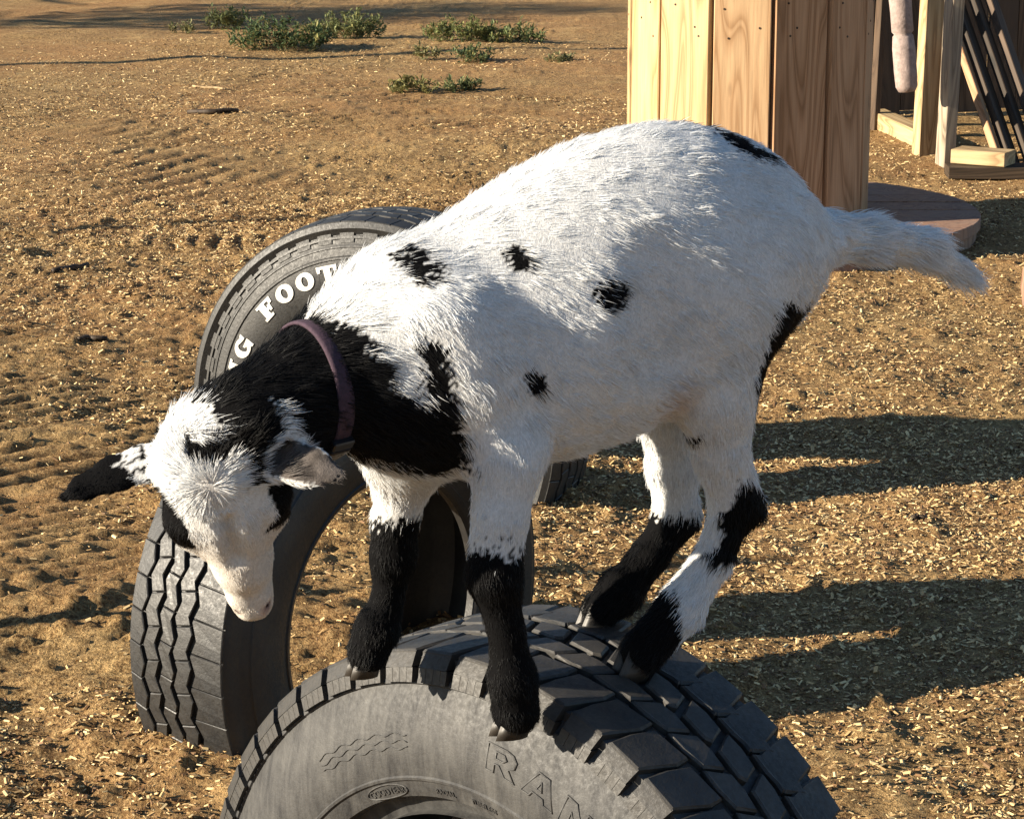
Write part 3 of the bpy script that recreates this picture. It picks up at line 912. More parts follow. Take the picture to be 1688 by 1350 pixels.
weed(372, 46, 62, 46, 500, 'small upright weed at the end of the long weed patch', 1, (0.10, 0.13, 0.045))
weed(462, 80, 150, 55, 1300, 'dense dark weed, thickest of the long weed patch', 2, (0.06, 0.10, 0.035))
weed(575, 62, 120, 46, 1000, 'pale green weed adjoining the dense dark weed', 3, (0.12, 0.15, 0.05))
weed(760, 68, 120, 44, 800, 'upright yellow-green weed between the long patch and the spool', 4, (0.12, 0.15, 0.045))
weed(850, 68, 110, 28, 600, 'flat sprawling weed nearest the cable spool', 5, (0.09, 0.125, 0.04))
weed(783, 102, 52, 26, 260, 'small round weed tuft in front of the sprawling weed', 6, (0.08, 0.12, 0.045))
weed(690, 152, 75, 26, 260, 'sparse yellowing weed on the open dirt with twigs', 7, (0.14, 0.15, 0.045))
weed(762, 150, 60, 20, 220, 'small low weed casting a thin shadow on open dirt', 8, (0.10, 0.13, 0.045))
weed(690, 95, 60, 20, 120, 'thin scattered weed by the long weed patch', 9, (0.12, 0.13, 0.05))
weed(300, 52, 60, 16, 120, 'low weed beside the small upright weed', 10, (0.10, 0.11, 0.04))
weed(905, 105, 80, 14, 120, 'faint low weed on the bare dirt by the spool', 11, (0.12, 0.13, 0.05))

# twigs and dark clods lying about
def twig(px, py, lpx, ang, r, label, mat, seed):
    rnd = random.Random(seed)
    c = at_z(px, py); L = lpx * c[1] / F_PX
    mb = MB(); pts, rr = [], []
    for i in range(6):
        t = i / 5 - 0.5
        x, y = c[0] + math.cos(ang) * t * L, c[1] + math.sin(ang) * t * L + rnd.uniform(-0.03, 0.03)
        pts.append((x, y, float(ground_h(np.array([x]), np.array([y]))[0]) + r * 0.8)); rr.append(r * (1 - 0.5 * abs(t)))
    mb.tube(pts, rr, 7)
    tag(link('twig', mb.mesh('twig', True), mat), label, 'twig', 'twigs on the dirt')
twig(155, 566, 45, 0.1, 0.008, 'short dark twig lying on the open dirt', M_DARKWOOD, 1)
twig(350, 192, 85, -0.05, 0.014, 'stick shape standing in for a dark clod in the dirt', M_DARKWOOD, 2)  # dark bit of dirt, a clod with its crevice, drawn as a stick
twig(345, 148, 60, -0.3, 0.008, 'pale bent twig on the dirt', M_PALEWOOD, 3)
twig(1512, 862, 28, 0.3, 0.006, 'small dark twig between the two arch-shaped tyre shadows', M_DARKWOOD, 4)
twig(115, 455, 75, 0.9, 0.012, 'dark stick lying beside the lug tracks', M_DARKWOOD, 5)

# ------------------------------------------------------------------ things out of frame whose shadows fall into it
def offscreen_post(px, py, back, height, r, label):
    g = Vector(at_z(px, py)); d = Vector((sun_dir.x, sun_dir.y, 0)).normalized()
    b = g + d * back
    mb = MB(); mb.tube([(b.x, b.y, -0.2), (b.x, b.y, height * 0.5), (b.x + 0.01, b.y, height)], [r, r, r * 0.9], 10)
    tag(link('post', mb.mesh('post', True), M_GREYWOOD), label, 'post')
offscreen_post(100, 1036, 1.6, 1.0, 0.02, 'slim wooden stake outside the yard, facing the zigzag-tread tyre')
offscreen_post(295, 97, 5.0, 2.6, 0.05, 'tall slim pole by the far yard fence')
offscreen_post(120, 372, 3.0, 1.7, 0.02, 'added unseen stake casting the thin shadow line by the lug tracks')  # unseen stake put in to draw the thin shadow line
def shade_tree(cx, cy, cz, r, seed, label):
    """unseen tree added beyond the left edge of the picture so its crown shades the far strip of ground"""
    rng = np.random.default_rng(seed)
    root = empty('tree', (cx, cy, 0)); tag(root, label, 'tree', 'added unseen shade trees')
    mb = MB(); mb.tube([(0, 0, -0.2), (0.03, 0, cz * 0.4), (-0.02, 0.03, cz * 0.8), (0, 0, cz + r * 0.3)], [0.10, 0.085, 0.06, 0.02], 9)
    for k in range(7):
        a = rng.uniform(0, 6.28); e = Vector((math.cos(a), math.sin(a), rng.uniform(0.1, 0.9))).normalized() * r * 0.9
        z0 = cz * rng.uniform(0.55, 0.95); mb.tube([(0, 0, z0), (e.x * 0.5, e.y * 0.5, z0 + e.z * 0.4), (e.x, e.y, z0 + e.z)], [0.04, 0.025, 0.008], 6)
    link('trunk', mb.mesh('trunk', True), M_DARKWOOD, root)
    n = 5200
    p = rng.normal(0, 1, (n, 3)); p /= np.linalg.norm(p, axis=1)[:, None]; p *= (rng.random((n, 1)) ** 0.5)
    clump = fbm(p, 2.4, 2, seed)
    p = p[clump > -0.22] * np.array([r, r, r * 0.75]); n = len(p); p[:, 2] += cz
    d = rng.normal(0, 1, (n, 3)); d /= np.linalg.norm(d, axis=1)[:, None]
    sd = np.cross(d, rng.normal(0, 1, (n, 3))); sd /= np.linalg.norm(sd, axis=1)[:, None]
    L = rng.uniform(0.05, 0.10, (n, 1))
    V = np.stack([p, p + d * L * 0.5 + sd * L * 0.3, p + d * L, p + d * L * 0.5 - sd * L * 0.3], 1).reshape(-1, 3)
    me = mesh_np('crown', V, np.arange(4 * n).reshape(n, 4)); set_col(me, 'leaf', np.repeat(np.array([[0.07, 0.10, 0.035]]) * rng.uniform(0.6, 1.4, (n, 1)), 4, 0))
    link('crown', me, M_LEAF, root)
shade_tree(-9.0, 15.2, 2.6, 1.0, 5, 'added unseen tree shading the far ground, the nearer one')  # unseen crowns put in for the shadow strip across the far ground
shade_tree(-8.6, 17.6, 2.7, 1.2, 6, 'added unseen tree shading the far ground, the farther one')
shade_tree(-9.4, 19.8, 2.9, 1.3, 7, 'added unseen tall tree behind the other shade trees')

# ------------------------------------------------------------------ the goat
HEAD_YAW = math.radians(208)
ROOT = np.array([0.02, 2.65, 0.525])
AX = np.array([[math.cos(HEAD_YAW), math.sin(HEAD_YAW), 0], [-math.sin(HEAD_YAW), math.cos(HEAD_YAW), 0], [0, 0, 1.0]])   # rows: forward, left, up
def to_l(p): return AX @ (np.asarray(p) - ROOT)
def dir_l(d): return AX @ np.asarray(d)
CAM_L = to_l(CAM)
RT_L, DN_L, FW_L = dir_l(RT), dir_l(DN), dir_l(FW)
def LP(px, py, v=0.0):
    """photo pixel -> goat coordinates on the sagittal plane shifted v metres to the goat's left"""
    d = dir_l(ray(px, py))
    return CAM_L + d * ((v - CAM_L[1]) / d[1])
def px_m(p): return float((np.asarray(p) - CAM_L) @ FW_L) / F_PX
def unit(v): v = np.asarray(v, float); return v / np.linalg.norm(v)

RES = 0.0042
LO = np.array([-0.70, -0.26, -0.09]); HI = np.array([0.52, 0.34, 0.66])
dims = np.ceil((HI - LO) / RES).astype(int)
FIELD = np.full(dims, 1.0, np.float32)
AXES = [LO[i] + RES * np.arange(dims[i]) for i in range(3)]
PRIMS = []      # for flow, hair length and region look-up

def smin(a, b, k):
    h = np.clip(0.5 + 0.5 * (b - a) / k, 0, 1)
    return b + (a - b) * h - k * h * (1 - h)

def sub_block(lo, hi):
    i0 = np.clip(((lo - LO) / RES).astype(int), 0, dims - 1); i1 = np.clip(((hi - LO) / RES).astype(int) + 2, 1, dims)
    sl_ = tuple(slice(a, b) for a, b in zip(i0, i1))
    g = np.meshgrid(*[AXES[i][sl_[i]] for i in range(3)], indexing='ij')
    return sl_, np.stack(g, -1).astype(np.float32)

def d_capsule(P, a, b, r1, r2, flat=None):
    q = P - a.astype(P.dtype); ba = (b - a).astype(P.dtype)
    h = np.clip((q @ ba) / max(float(ba @ ba), 1e-9), 0, 1)
    w = q - h[..., None] * ba
    if flat is not None:
        nrm, sc_ = flat
        c = w @ nrm.astype(P.dtype)
        w = w + (c * (1 / sc_ - 1))[..., None] * nrm.astype(P.dtype)
        return (np.linalg.norm(w, axis=-1) - (r1 + (r2 - r1) * h)) * (sc_ * 0.6 + 0.4 * sc_ ** 0.5)
    return np.linalg.norm(w, axis=-1) - (r1 + (r2 - r1) * h)

def cap(a, b, r1, r2, k=0.02, flow=None, hair=0.015, reg='body', flat=None):
    a, b = np.asarray(a, float), np.asarray(b, float)
    m = max(r1, r2) + k * 1.5 + 0.02
    sl_, P = sub_block(np.minimum(a, b) - m, np.maximum(a, b) + m)
    d = d_capsule(P, a, b, r1, r2, flat)
    FIELD[sl_] = smin(FIELD[sl_], d, k)
    PRIMS.append(dict(a=a, b=b, r1=r1, r2=r2, flow=unit(b - a) if flow is None else unit(flow), hair=hair, reg=reg, flat=flat))

def chain(pts, k=0.02, hair=0.012, reg='leg', flow=None):
    """pts: (px, py, v, r_px)"""
    P = [LP(p[0], p[1], p[2]) for p in pts]
    R_ = [p[3] * px_m(q) for p, q in zip(pts, P)]
    for i in range(len(P) - 1):
        cap(P[i], P[i + 1], R_[i], R_[i + 1], k if i == 0 else min(k, 0.012), flow, hair, reg)
    return P

# --- trunk: lofted sections read from the back line and the belly line
top_px = [(1352, 392), (1345, 352), (1310, 298), (1260, 243), (1195, 213), (1120, 202), (1050, 206), (950, 237), (850, 288), (760, 346), (680, 402), (610, 452), (568, 500), (540, 560), (528, 610)]
bot_px = [(1352, 400), (1330, 470), (1280, 535), (1220, 585), (1150, 632), (1090, 668), (1000, 718), (900, 750), (800, 775), (700, 785), (630, 775), (575, 735), (545, 690), (528, 630)]
wid_px = [(1352, 0.025), (1335, 0.050), (1290, 0.080), (1200, 0.115), (1100, 0.134), (1000, 0.138), (900, 0.132), (800, 0.118), (700, 0.102), (630, 0.090), (570, 0.070), (540, 0.045), (528, 0.02)]
tl = np.array([LP(x, y) for x, y in top_px]); bl = np.array([LP(x, y) for x, y in bot_px])
wl = np.array([[LP(x, 450)[0], w] for x, w in wid_px])
def lin(x, xp, fp):
    o = np.argsort(xp); return np.interp(x, np.asarray(xp)[o], np.asarray(fp)[o])
u_lo, u_hi = max(tl[:, 0].min(), bl[:, 0].min()), min(tl[:, 0].max(), bl[:, 0].max())
uu = np.linspace(u_lo, u_hi, 160)
def smooth(a, n=7):
    k = np.hanning(n + 2)[1:-1]; k /= k.sum()
    return np.convolve(np.pad(a, n // 2, mode='edge'), k, 'valid')
zt, zb, hw = (smooth(lin(uu, tl[:, 0], tl[:, 2]), 13), smooth(lin(uu, bl[:, 0], bl[:, 2]), 13), smooth(lin(uu, wl[:, 0], wl[:, 1]), 13))
def trunk_d(P):
    u = np.clip(P[..., 0], u_lo, u_hi)
    t, b, w = (np.interp(u, uu, a).astype(np.float32) for a in (zt, zb, hw))
    zc = b + (t - b) * 0.47
    dz = P[..., 2] - zc
    a = np.where(dz > 0, t - zc, zc - b)
    a = np.maximum(a, 0.012)
    # narrower towards the spine, fuller below
    ww = w * (1.0 - 0.18 * np.clip(dz / a, 0, 1))
    q = ((np.abs(dz) / a) ** 2.15 + (np.abs(P[..., 1]) / ww) ** 2.15) ** (1 / 2.15)
    d = (q - 1) * np.minimum(a, ww) * 0.9
    du = np.abs(P[..., 0] - u)
    return np.where(du > 0, np.sqrt(np.maximum(d, 0) ** 2 + du ** 2), d)
sl_, Pb = sub_block(np.array([u_lo - 0.05, -0.2, zb.min() - 0.06]), np.array([u_hi + 0.05, 0.2, zt.max() + 0.06]))
FIELD[sl_] = smin(FIELD[sl_], trunk_d(Pb).astype(np.float32), 0.005)

# --- neck, tail, limbs
NECK = [(700, 560, 0.0, 128), (600, 610, 0.0, 112), (490, 655, 0.012, 96), (418, 700, 0.025, 84)]
neck = chain(NECK, 0.05, 0.018, 'neck', flow=(-1.0, 0.05, -0.15))
tail = chain([(1350, 392, 0.0, 44), (1432, 393, 0.0, 32), (1520, 408, 0.0, 29), (1598, 455, 0.0, 14)], 0.04, 0.030, 'tail')
chain([(655, 520, 0.0, 92), (585, 578, 0.0, 80)], 0.05, 0.018, 'neck', flow=(-1.0, 0.05, -0.15))
shoulder = chain([(735, 540, 0.062, 70), (800, 640, 0.076, 66), (838, 735, 0.086, 56)], 0.035, 0.014, 'body', flow=(-0.5, 0, -1))
fore_near = chain([(838, 735, 0.088, 57), (825, 850, 0.095, 45), (814, 948, 0.098, 45), (834, 1035, 0.10, 28), (845, 1118, 0.10, 38), (850, 1172, 0.10, 40)], 0.03, 0.008)
chain([(640, 560, -0.055, 80), (660, 740, -0.075, 62)], 0.06, 0.016, 'body', flow=(-0.5, 0, -1))
fore_far = chain([(668, 770, -0.08, 50), (652, 860, -0.086, 37), (648, 918, -0.088, 37), (640, 985, -0.088, 24), (622, 1035, -0.088, 35), (607, 1075, -0.088, 35)], 0.03, 0.008)
chain([(1242, 420, 0.050, 88), (1192, 545, 0.062, 80), (1174, 650, 0.070, 58)], 0.035, 0.015, 'thigh', flow=(-0.35, 0, -1))
hind_near = chain([(1178, 640, 0.070, 62), (1188, 740, 0.066, 45), (1210, 832, 0.060, 38), (1176, 922, 0.056, 30), (1122, 1003, 0.054, 38), (1060, 1072, 0.053, 38)], 0.035, 0.012)
cap(LP(1196, 760, 0.064), LP(1238, 838, 0.060), 0.016, 0.016, 0.02, hair=0.012, reg='leg')
chain([(1210, 440, -0.055, 88), (1150, 580, -0.068, 74), (1112, 670, -0.072, 52)], 0.06, 0.017, 'thigh', flow=(-0.35, 0, -1))
hind_far = chain([(1112, 665, -0.072, 52), (1108, 770, -0.072, 40), (1116, 850, -0.070, 36), (1072, 915, -0.070, 28), (1022, 975, -0.071, 35), (990, 1005, -0.072, 30)], 0.035, 0.012)

# --- head frame
L_H = unit(0.215 * RT_L + 0.82 * DN_L + 0.50 * FW_L)
N_H = -FW_L - L_H * (-FW_L @ L_H); N_H = unit(N_H)
S_H = np.cross(N_H, L_H); S_H = unit(S_H if S_H @ RT_L > 0 else -S_H)
H0 = LP(350, 770, 0.035)
PM = px_m(H0)
def HP(l, s, n): return H0 + (L_H * l + S_H * s + N_H * n) * PM      # head coordinates in photo-pixel units
cap(HP(-14, 4, -52), HP(12, 0, -42), 66 * PM, 82 * PM, 0.04, -L_H, 0.018, 'head')
cap(neck[-1], HP(0, 0, -50), 80 * PM, 78 * PM, 0.03, (-1, 0, 0.3), 0.018, 'neck')
cap(HP(10, 0, -36), HP(100, -2, -40), 86 * PM, 86 * PM, 0.02, L_H, 0.016, 'head')
cap(HP(100, -2, -40), HP(205, -8, -38), 80 * PM, 49 * PM, 0.02, L_H, 0.006, 'face')
cap(HP(205, -8, -38), HP(298, -14, -34), 48 * PM, 33 * PM, 0.015, L_H, 0.003, 'face')
cap(HP(80, 0, 4), HP(215, -8, -14), 38 * PM, 34 * PM, 0.02, L_H, 0.006, 'face')
for sg in (-1, 1):
    cap(HP(98, 68 * sg, -24), HP(128, 62 * sg, -30), 40 * PM, 30 * PM, 0.02, L_H, 0.008, 'face')     # orbit
    cap(HP(70, 46 * sg, 6), HP(98, 68 * sg, 0), 27 * PM, 23 * PM, 0.015, S_H * sg + L_H, 0.014, 'head')   # brow
    cap(HP(276, -13 + 18 * sg, -20), HP(306, -14 + 12 * sg, -26), 19 * PM, 16 * PM, 0.010, L_H, 0.003, 'face')  # nostril wings
cap(HP(60, 0, -100), HP(278, -12, -58), 52 * PM, 24 * PM, 0.025, L_H, 0.006, 'face')        # jaw

EYES = [HP(108, sg * 92 - 4, -18) for sg in (-1, 1)]
for c in EYES:
    sg = 1 if (c - H0) @ S_H > 0 else -1
    cap(c - S_H * sg * 12 * PM - L_H * 14 * PM, c - S_H * sg * 12 * PM + L_H * 16 * PM, 23 * PM, 20 * PM, 0.008, L_H, 0.003, 'face')   # lids
def carve(a, b, r, k=0.004):
    sl_, P = sub_block(np.minimum(a, b) - 0.03, np.maximum(a, b) + 0.03)
    FIELD[sl_] = -smin(-FIELD[sl_], d_capsule(P, a, b, r, r), k)
carve_soft = [((1118, 455, 0.165), (1128, 590, 0.155), 0.040), ((905, 560, 0.175), (900, 700, 0.165), 0.040), ((640, 540, 0.15), (690, 600, 0.145), 0.035)]
for a_, b_, r_ in carve_soft:
    pa, pb = LP(*a_), LP(*b_)
    sl_, P = sub_block(np.minimum(pa, pb) - 0.12, np.maximum(pa, pb) + 0.12)
    FIELD[sl_] = -smin(-FIELD[sl_], d_capsule(P, pa, pb, r_, r_), 0.045)
carve(HP(78, 0, 46), HP(165, -5, 30), 12 * PM, 0.012)          # furrow between the brows
NOSTRIL = [(HP(296, -14 + 24 * sg, -14), HP(308, -14 + 15 * sg, -22)) for sg in (-1, 1)]
for a_, b_ in NOSTRIL: carve(a_, b_, 5.5 * PM)
MOUTH = [(HP(322, -14 + 20 * sg, -52), HP(255, -12 + 42 * sg, -56)) for sg in (-1, 1)]
for a_, b_ in MOUTH: carve(a_, b_, 4.5 * PM)

# --- ears (flattened)
def ear(base, pts, nrm, reg):
    nrm = unit(nrm)
    P = [p for p, r in pts]; R_ = [r * PM for p, r in pts]
    for i in range(len(P) - 1):
        cap(P[i], P[i + 1], R_[i], R_[i + 1], 0.012 if i == 0 else 0.004, None, 0.0065, reg, (nrm, 0.30))
vE = 0.035
def near_plane(px, py, depth_off):     # on the plane through the head facing the camera
    d = dir_l(ray(px, py)); dep = float((H0 - CAM_L) @ FW_L) + depth_off
    return CAM_L + d * dep
e_r = [(near_plane(288, 748, 0.03), 28), (near_plane(240, 762, 0.03), 36), (near_plane(190, 780, 0.025), 35), (near_plane(138, 803, 0.02), 26), (near_plane(106, 819, 0.02), 13)]
ear(None, e_r, -FW_L * 0.75 - DN_L * 0.45 + RT_L * 0.1, 'ear_right')
e_l = [(near_plane(425, 752, 0.02), 32), (near_plane(462, 755, -0.005), 39), (near_plane(512, 770, -0.025), 36), (near_plane(552, 784, -0.035), 20)]
EAR_L_N = unit(-FW_L * 0.85 - DN_L * 0.45 - RT_L * 0.25)
ear(None, e_l, EAR_L_N, 'ear_left')
# scoop the cup of the goat's left ear
sl_, Pe = sub_block(near_plane(430, 700, 0) - 0.09, near_plane(560, 820, 0) + 0.09)
cupd = d_capsule(Pe, e_l[1][0] + EAR_L_N * 0.012, e_l[2][0] + EAR_L_N * 0.013, 31 * PM, 27 * PM, (EAR_L_N, 0.5))
FIELD[sl_] = np.maximum(FIELD[sl_], -cupd.astype(np.float32))

# --- polygonise (surface nets)
def surface_nets(Fd):
    s = Fd < 0
    nx, ny, nz = Fd.shape
    c = np.zeros((nx - 1, ny - 1, nz - 1), np.int8)
    for dx in (0, 1):
        for dy in (0, 1):
            for dz in (0, 1): c += s[dx:nx - 1 + dx, dy:ny - 1 + dy, dz:nz - 1 + dz]
    act = (c > 0) & (c < 8)
    I = np.argwhere(act)
    vid = np.full(act.shape, -1, np.int64); vid[act] = np.arange(len(I))
    acc = np.zeros((len(I), 3)); cnt = np.zeros(len(I))
    corners = [(a, b, d) for a in (0, 1) for b in (0, 1) for d in (0, 1)]
    for a in corners:
        for ax in range(3):
            if a[ax] == 1: continue
            b = list(a); b[ax] = 1
            fa = Fd[I[:, 0] + a[0], I[:, 1] + a[1], I[:, 2] + a[2]]; fb = Fd[I[:, 0] + b[0], I[:, 1] + b[1], I[:, 2] + b[2]]
            m = (fa < 0) != (fb < 0)
            t = np.where(m, fa / np.where(m, fa - fb, 1), 0)
            p = np.array(a, float)[None] + np.zeros((len(I), 3)); p[:, ax] += t
            acc[m] += p[m]; cnt[m] += 1
    V = LO + RES * (I + acc / cnt[:, None])
    faces = []
    for ax in range(3):
        o1, o2 = [k for k in range(3) if k != ax]
        A = [slice(1, -1)] * 3; A[ax] = slice(0, -1); B = [slice(1, -1)] * 3; B[ax] = slice(1, None)
        sa, sb = s[tuple(A)], s[tuple(B)]
        E = np.argwhere(sa != sb)
        if not len(E): continue
        inside = sa[E[:, 0], E[:, 1], E[:, 2]]
        base = E.copy(); base[:, o1] += 1; base[:, o2] += 1
        q = []
        for d1, d2 in ((-1, -1), (0, -1), (0, 0), (-1, 0)):
            t = base.copy(); t[:, o1] += d1; t[:, o2] += d2
            q.append(vid[t[:, 0], t[:, 1], t[:, 2]])
        q = np.stack(q, 1)
        flip = inside if ax != 1 else ~inside
        q[~flip] = q[~flip][:, ::-1]
        faces.append(q)
    Fq = np.concatenate(faces)
    return V, Fq[(Fq >= 0).all(1)]
GV, GF = surface_nets(FIELD)
# relax
def relax(V, Fq, it, lam=0.5):
    e = np.concatenate([Fq[:, [i, (i + 1) % 4]] for i in range(4)])
    for _ in range(it):
        acc = np.zeros_like(V); cnt = np.zeros(len(V))
        for k in range(3):
            acc[:, k] = np.bincount(e[:, 0], V[e[:, 1], k], len(V)) + np.bincount(e[:, 1], V[e[:, 0], k], len(V))
        cnt = np.bincount(e[:, 0], minlength=len(V)) + np.bincount(e[:, 1], minlength=len(V))
        V = V + lam * (acc / np.maximum(cnt, 1)[:, None] - V)
    return V
GV = relax(GV, GF, 3)
def vert_normals(V, Fq):
    n = np.cross(V[Fq[:, 2]] - V[Fq[:, 0]], V[Fq[:, 3]] - V[Fq[:, 1]])
    vn = np.zeros_like(V)
    for i in range(4):
        for k in range(3): vn[:, k] += np.bincount(Fq[:, i], n[:, k], len(V))
    return vn / np.maximum(np.linalg.norm(vn, axis=1), 1e-12)[:, None], 0.5 * np.linalg.norm(n, axis=1)
GN, GA = vert_normals(GV, GF)
BVH = BVHTree.FromPolygons([Vector(v) for v in GV], [tuple(map(int, f)) for f in GF])

def hit(px, py, vdef=0.08):
    d = dir_l(ray(px, py)); p, n, i, t = BVH.ray_cast(Vector(CAM_L), Vector(d).normalized())
    return np.array(p) if p is not None else LP(px, py, vdef)

# --- coat pattern in goat coordinates
def sd_poly(x, y, poly):
    P = np.asarray(poly); n = len(P)
    d = np.full(x.shape, 1e9); inside = np.zeros(x.shape, bool)
    for i in range(n):
        a, b = P[i], P[(i + 1) % n]
        e = b - a; w0, w1 = x - a[0], y - a[1]
        t = np.clip((w0 * e[0] + w1 * e[1]) / (e @ e + 1e-12), 0, 1)
        d = np.minimum(d, np.hypot(w0 - t * e[0], w1 - t * e[1]))
        c = ((a[1] > y) != (b[1] > y)) & (x < (b[0] - a[0]) * (y - a[1]) / (b[1] - a[1] + 1e-12) + a[0])
        inside ^= c
    return np.where(inside, -d, d)
def poly_uz(pts): return [hit(x, y)[[0, 2]] for x, y in pts]
CHEST = poly_uz([(330, 640), (360, 615), (420, 575), (470, 535), (505, 515), (535, 524), (603, 545), (620, 568), (616, 590), (641, 605), (647, 640), (686, 669), (711, 669), (700, 640), (695, 612), (690, 572), (722, 562), (741, 592), (746, 640), (752, 680), (763, 725), (775, 775), (757, 788), (715, 785), (655, 772), (612, 762), (575, 758), (556, 792), (540, 800), (470, 790), (425, 735), (395, 720), (362, 700), (335, 670)])
RUMP = poly_uz([(1150, 203), (1165, 200), (1215, 206), (1265, 240), (1280, 262), (1255, 262), (1220, 255), (1203, 236), (1190, 218)])
THIGH = poly_uz([(1292, 500), (1335, 505), (1330, 575), (1305, 635), (1268, 700), (1246, 690), (1248, 640), (1256, 590), (1272, 540)])
SPOTS = [(690, 437, 34, 26, 0.5), (845, 422, 24, 19, 0.5), (1010, 489, 32, 28, 0.3), (882, 632, 15, 24, -0.5), (1140, 725, 6, 18, 0.1)]
SPOT_UZ = [(hit(x, y)[[0, 2]], a * 0.00062, b * 0.00062, th) for x, y, a, b, th in SPOTS]
HOCK = poly_uz([(1215, 800), (1235, 792), (1270, 820), (1268, 870), (1225, 925), (1180, 935), (1168, 918), (1190, 895), (1196, 850)])
FOOTB = poly_uz([(1092, 968), (1120, 985), (1125, 1010), (1128, 1055), (1112, 1120), (960, 1140), (960, 1040), (1040, 1010)])
STREAK = poly_uz([(445, 655), (462, 660), (480, 685), (502, 738), (488, 742), (472, 712), (455, 682)])
z_fn = hit(820, 915)[2]; z_ff = LP(648, 848, -0.09)[2]; z_hf = LP(1108, 842, -0.07)[2]
WHORL = HP(5, -5, 40)
HAIR_W = np.array([0.765, 0.775, 0.78]); HAIR_K = np.array([0.0045, 0.0045, 0.005]); CREAM = np.array([0.74, 0.65, 0.54])

def coat(P):
    n1 = 0.55 * vnoise(P, 55, 3) + 0.45 * vnoise(P, 130, 4)
    u, v, z = P[:, 0], P[:, 1], P[:, 2]
    rnd_ = np.random.default_rng(77).normal(0, 1, len(P))
    jz = 0.010 * n1 + 0.0035 * rnd_
    q = P - H0
    hl, hs, hn = (q @ L_H) / PM, (q @ S_H) / PM, (q @ N_H) / PM
    near_head = np.linalg.norm(q - L_H * np.clip(hl, -40, 270)[:, None] * PM, axis=1) < 150 * PM
    hd = near_head & (hl > -70 + 10 * n1) & (hl < 330) & (np.abs(hs) < 125) & (hn > -160) & ((hn > -105) | (hl > 70))
    black = np.zeros(len(P), bool)
    body = ~hd
    black |= body & (v > -0.03) & (sd_poly(u, z, CHEST) < jz)
    neckz = (u > 0.20) & (v <= -0.03) & (z > 0.2)
    black |= body & neckz & (n1 > -0.6)
    black |= body & (v > -0.04) & (sd_poly(u, z, RUMP) < jz * 0.7)
    black |= body & (v > 0.0) & (sd_poly(u, z, THIGH) < jz * 0.8)
    for c, a, b, th in SPOT_UZ:
        du, dz = u - c[0], z - c[1]
        e = np.hypot((du * math.cos(th) + dz * math.sin(th)) / a, (-du * math.sin(th) + dz * math.cos(th)) / b)
        black |= body & (v > 0.02) & (e < 1 + 0.5 * n1 + 0.13 * rnd_) & (rnd_ < 1.5)
    fl = (u > 0.0) & (z < 0.30)
    black |= body & fl & (v > 0.035) & (z < z_fn + jz * 1.6)
    black |= body & fl & (v < 0.02) & (z < z_ff + jz * 1.3)
    hl_ = (u <= 0.0) & (z < 0.34)
    black |= body & hl_ & (v < -0.005) & (z < z_hf + jz)
    black |= body & hl_ & (v > -0.005) & ((sd_poly(u, z, HOCK) < jz * 0.6) | (sd_poly(u, z, FOOTB) < jz * 0.6))
    # belly side of the far legs and chest floor stay white
    # head markings
    er = near_ear(P, e_r); el = near_ear(P, e_l)
    cheek_l = hd & (hs > 60 - 0.08 * (hl - 40) + 5 * n1) & (hl > 10) & (hl < 138 + 8 * n1) & (hn < 26)
    cheek_r = hd & (hs < -68 + 6 * n1) & (hl > 15) & (hl < 130)
    poll = hd & (hl < -38 + 16 * n1) & (hs > -25)
    poll |= hd & (hl < 5) & (np.abs(hs - 8 - 14 * n1) < 16) & (hl < -28)
    side_l = hd & (hs > 52) & (hl < 30)
    black |= cheek_l | cheek_r | poll | side_l
    ear_t = er[1]
    ear_black = (er[0] < 1) & ((ear_t > 0.42 + 0.16 * n1) | ((vnoise(P, 210, 9) > 0.25) & (ear_t > 0.12)))
    ear_white = (er[0] < 1) & ~ear_black & (ear_t > 0.05)
    streak = (v > 0.0) & (sd_poly(u, z, STREAK) < jz * 0.4)
    black = (black | ear_black) & ~ear_white & ~streak
    C = np.where(black[:, None], HAIR_K, HAIR_W)
    tint = np.clip(0.5 + 0.5 * vnoise(P, 22, 12), 0, 1)[:, None]
    C = np.where(black[:, None], C, C * (1 - 0.10 * tint) )
    face = hd & (hl > 60)
    fc = np.clip((hl - 60) / 120, 0, 1)[:, None] * 0.55
    C = np.where((face & ~black)[:, None], C * (1 - fc) + CREAM * fc, C)
    tuft = np.clip(1 - np.linalg.norm(P - WHORL, axis=1) / (26 * PM), 0, 1)[:, None] * 0.45
    C = np.where((hd & ~black)[:, None], C * (1 - tuft) + np.array([0.55, 0.42, 0.30]) * tuft, C)
    nose = np.clip(1 - np.linalg.norm(P - HP(303, 6, -10), axis=1) / (18 * PM), 0, 1)[:, None] * 0.8
    C = C * (1 - nose) + np.array([0.42, 0.22, 0.17]) * nose
    for a_, b_ in NOSTRIL + MOUTH:
        ba = b_ - a_; hh_ = np.clip(((P - a_) @ ba) / (ba @ ba), 0, 1)
        dk = np.clip(1.6 - np.linalg.norm(P - a_ - hh_[:, None] * ba, axis=1) / (7 * PM), 0, 1)[:, None]
        C = C * (1 - dk) + np.array([0.13, 0.06, 0.05]) * dk
    for c in EYES:
        dk = np.clip(2.2 - np.linalg.norm(P - c, axis=1) / (15 * PM), 0, 1)[:, None]
        C = C * (1 - dk) + np.array([0.012, 0.01, 0.01]) * dk
    earl = (el[0] < 1) & (hs > 75)
    mix = (0.5 + 0.5 * vnoise(P, 120, 21))[:, None]
    C = np.where((earl & ~black)[:, None] | (earl & (el[1] > 0.25))[:, None], np.array([0.03, 0.026, 0.024]) * (1 - mix) + np.array([0.17, 0.15, 0.14]) * mix, C)
    rim = (el[0] < 1.1) & (el[0] > 0.80) & (el[1] < 0.72) & (hs > 70)
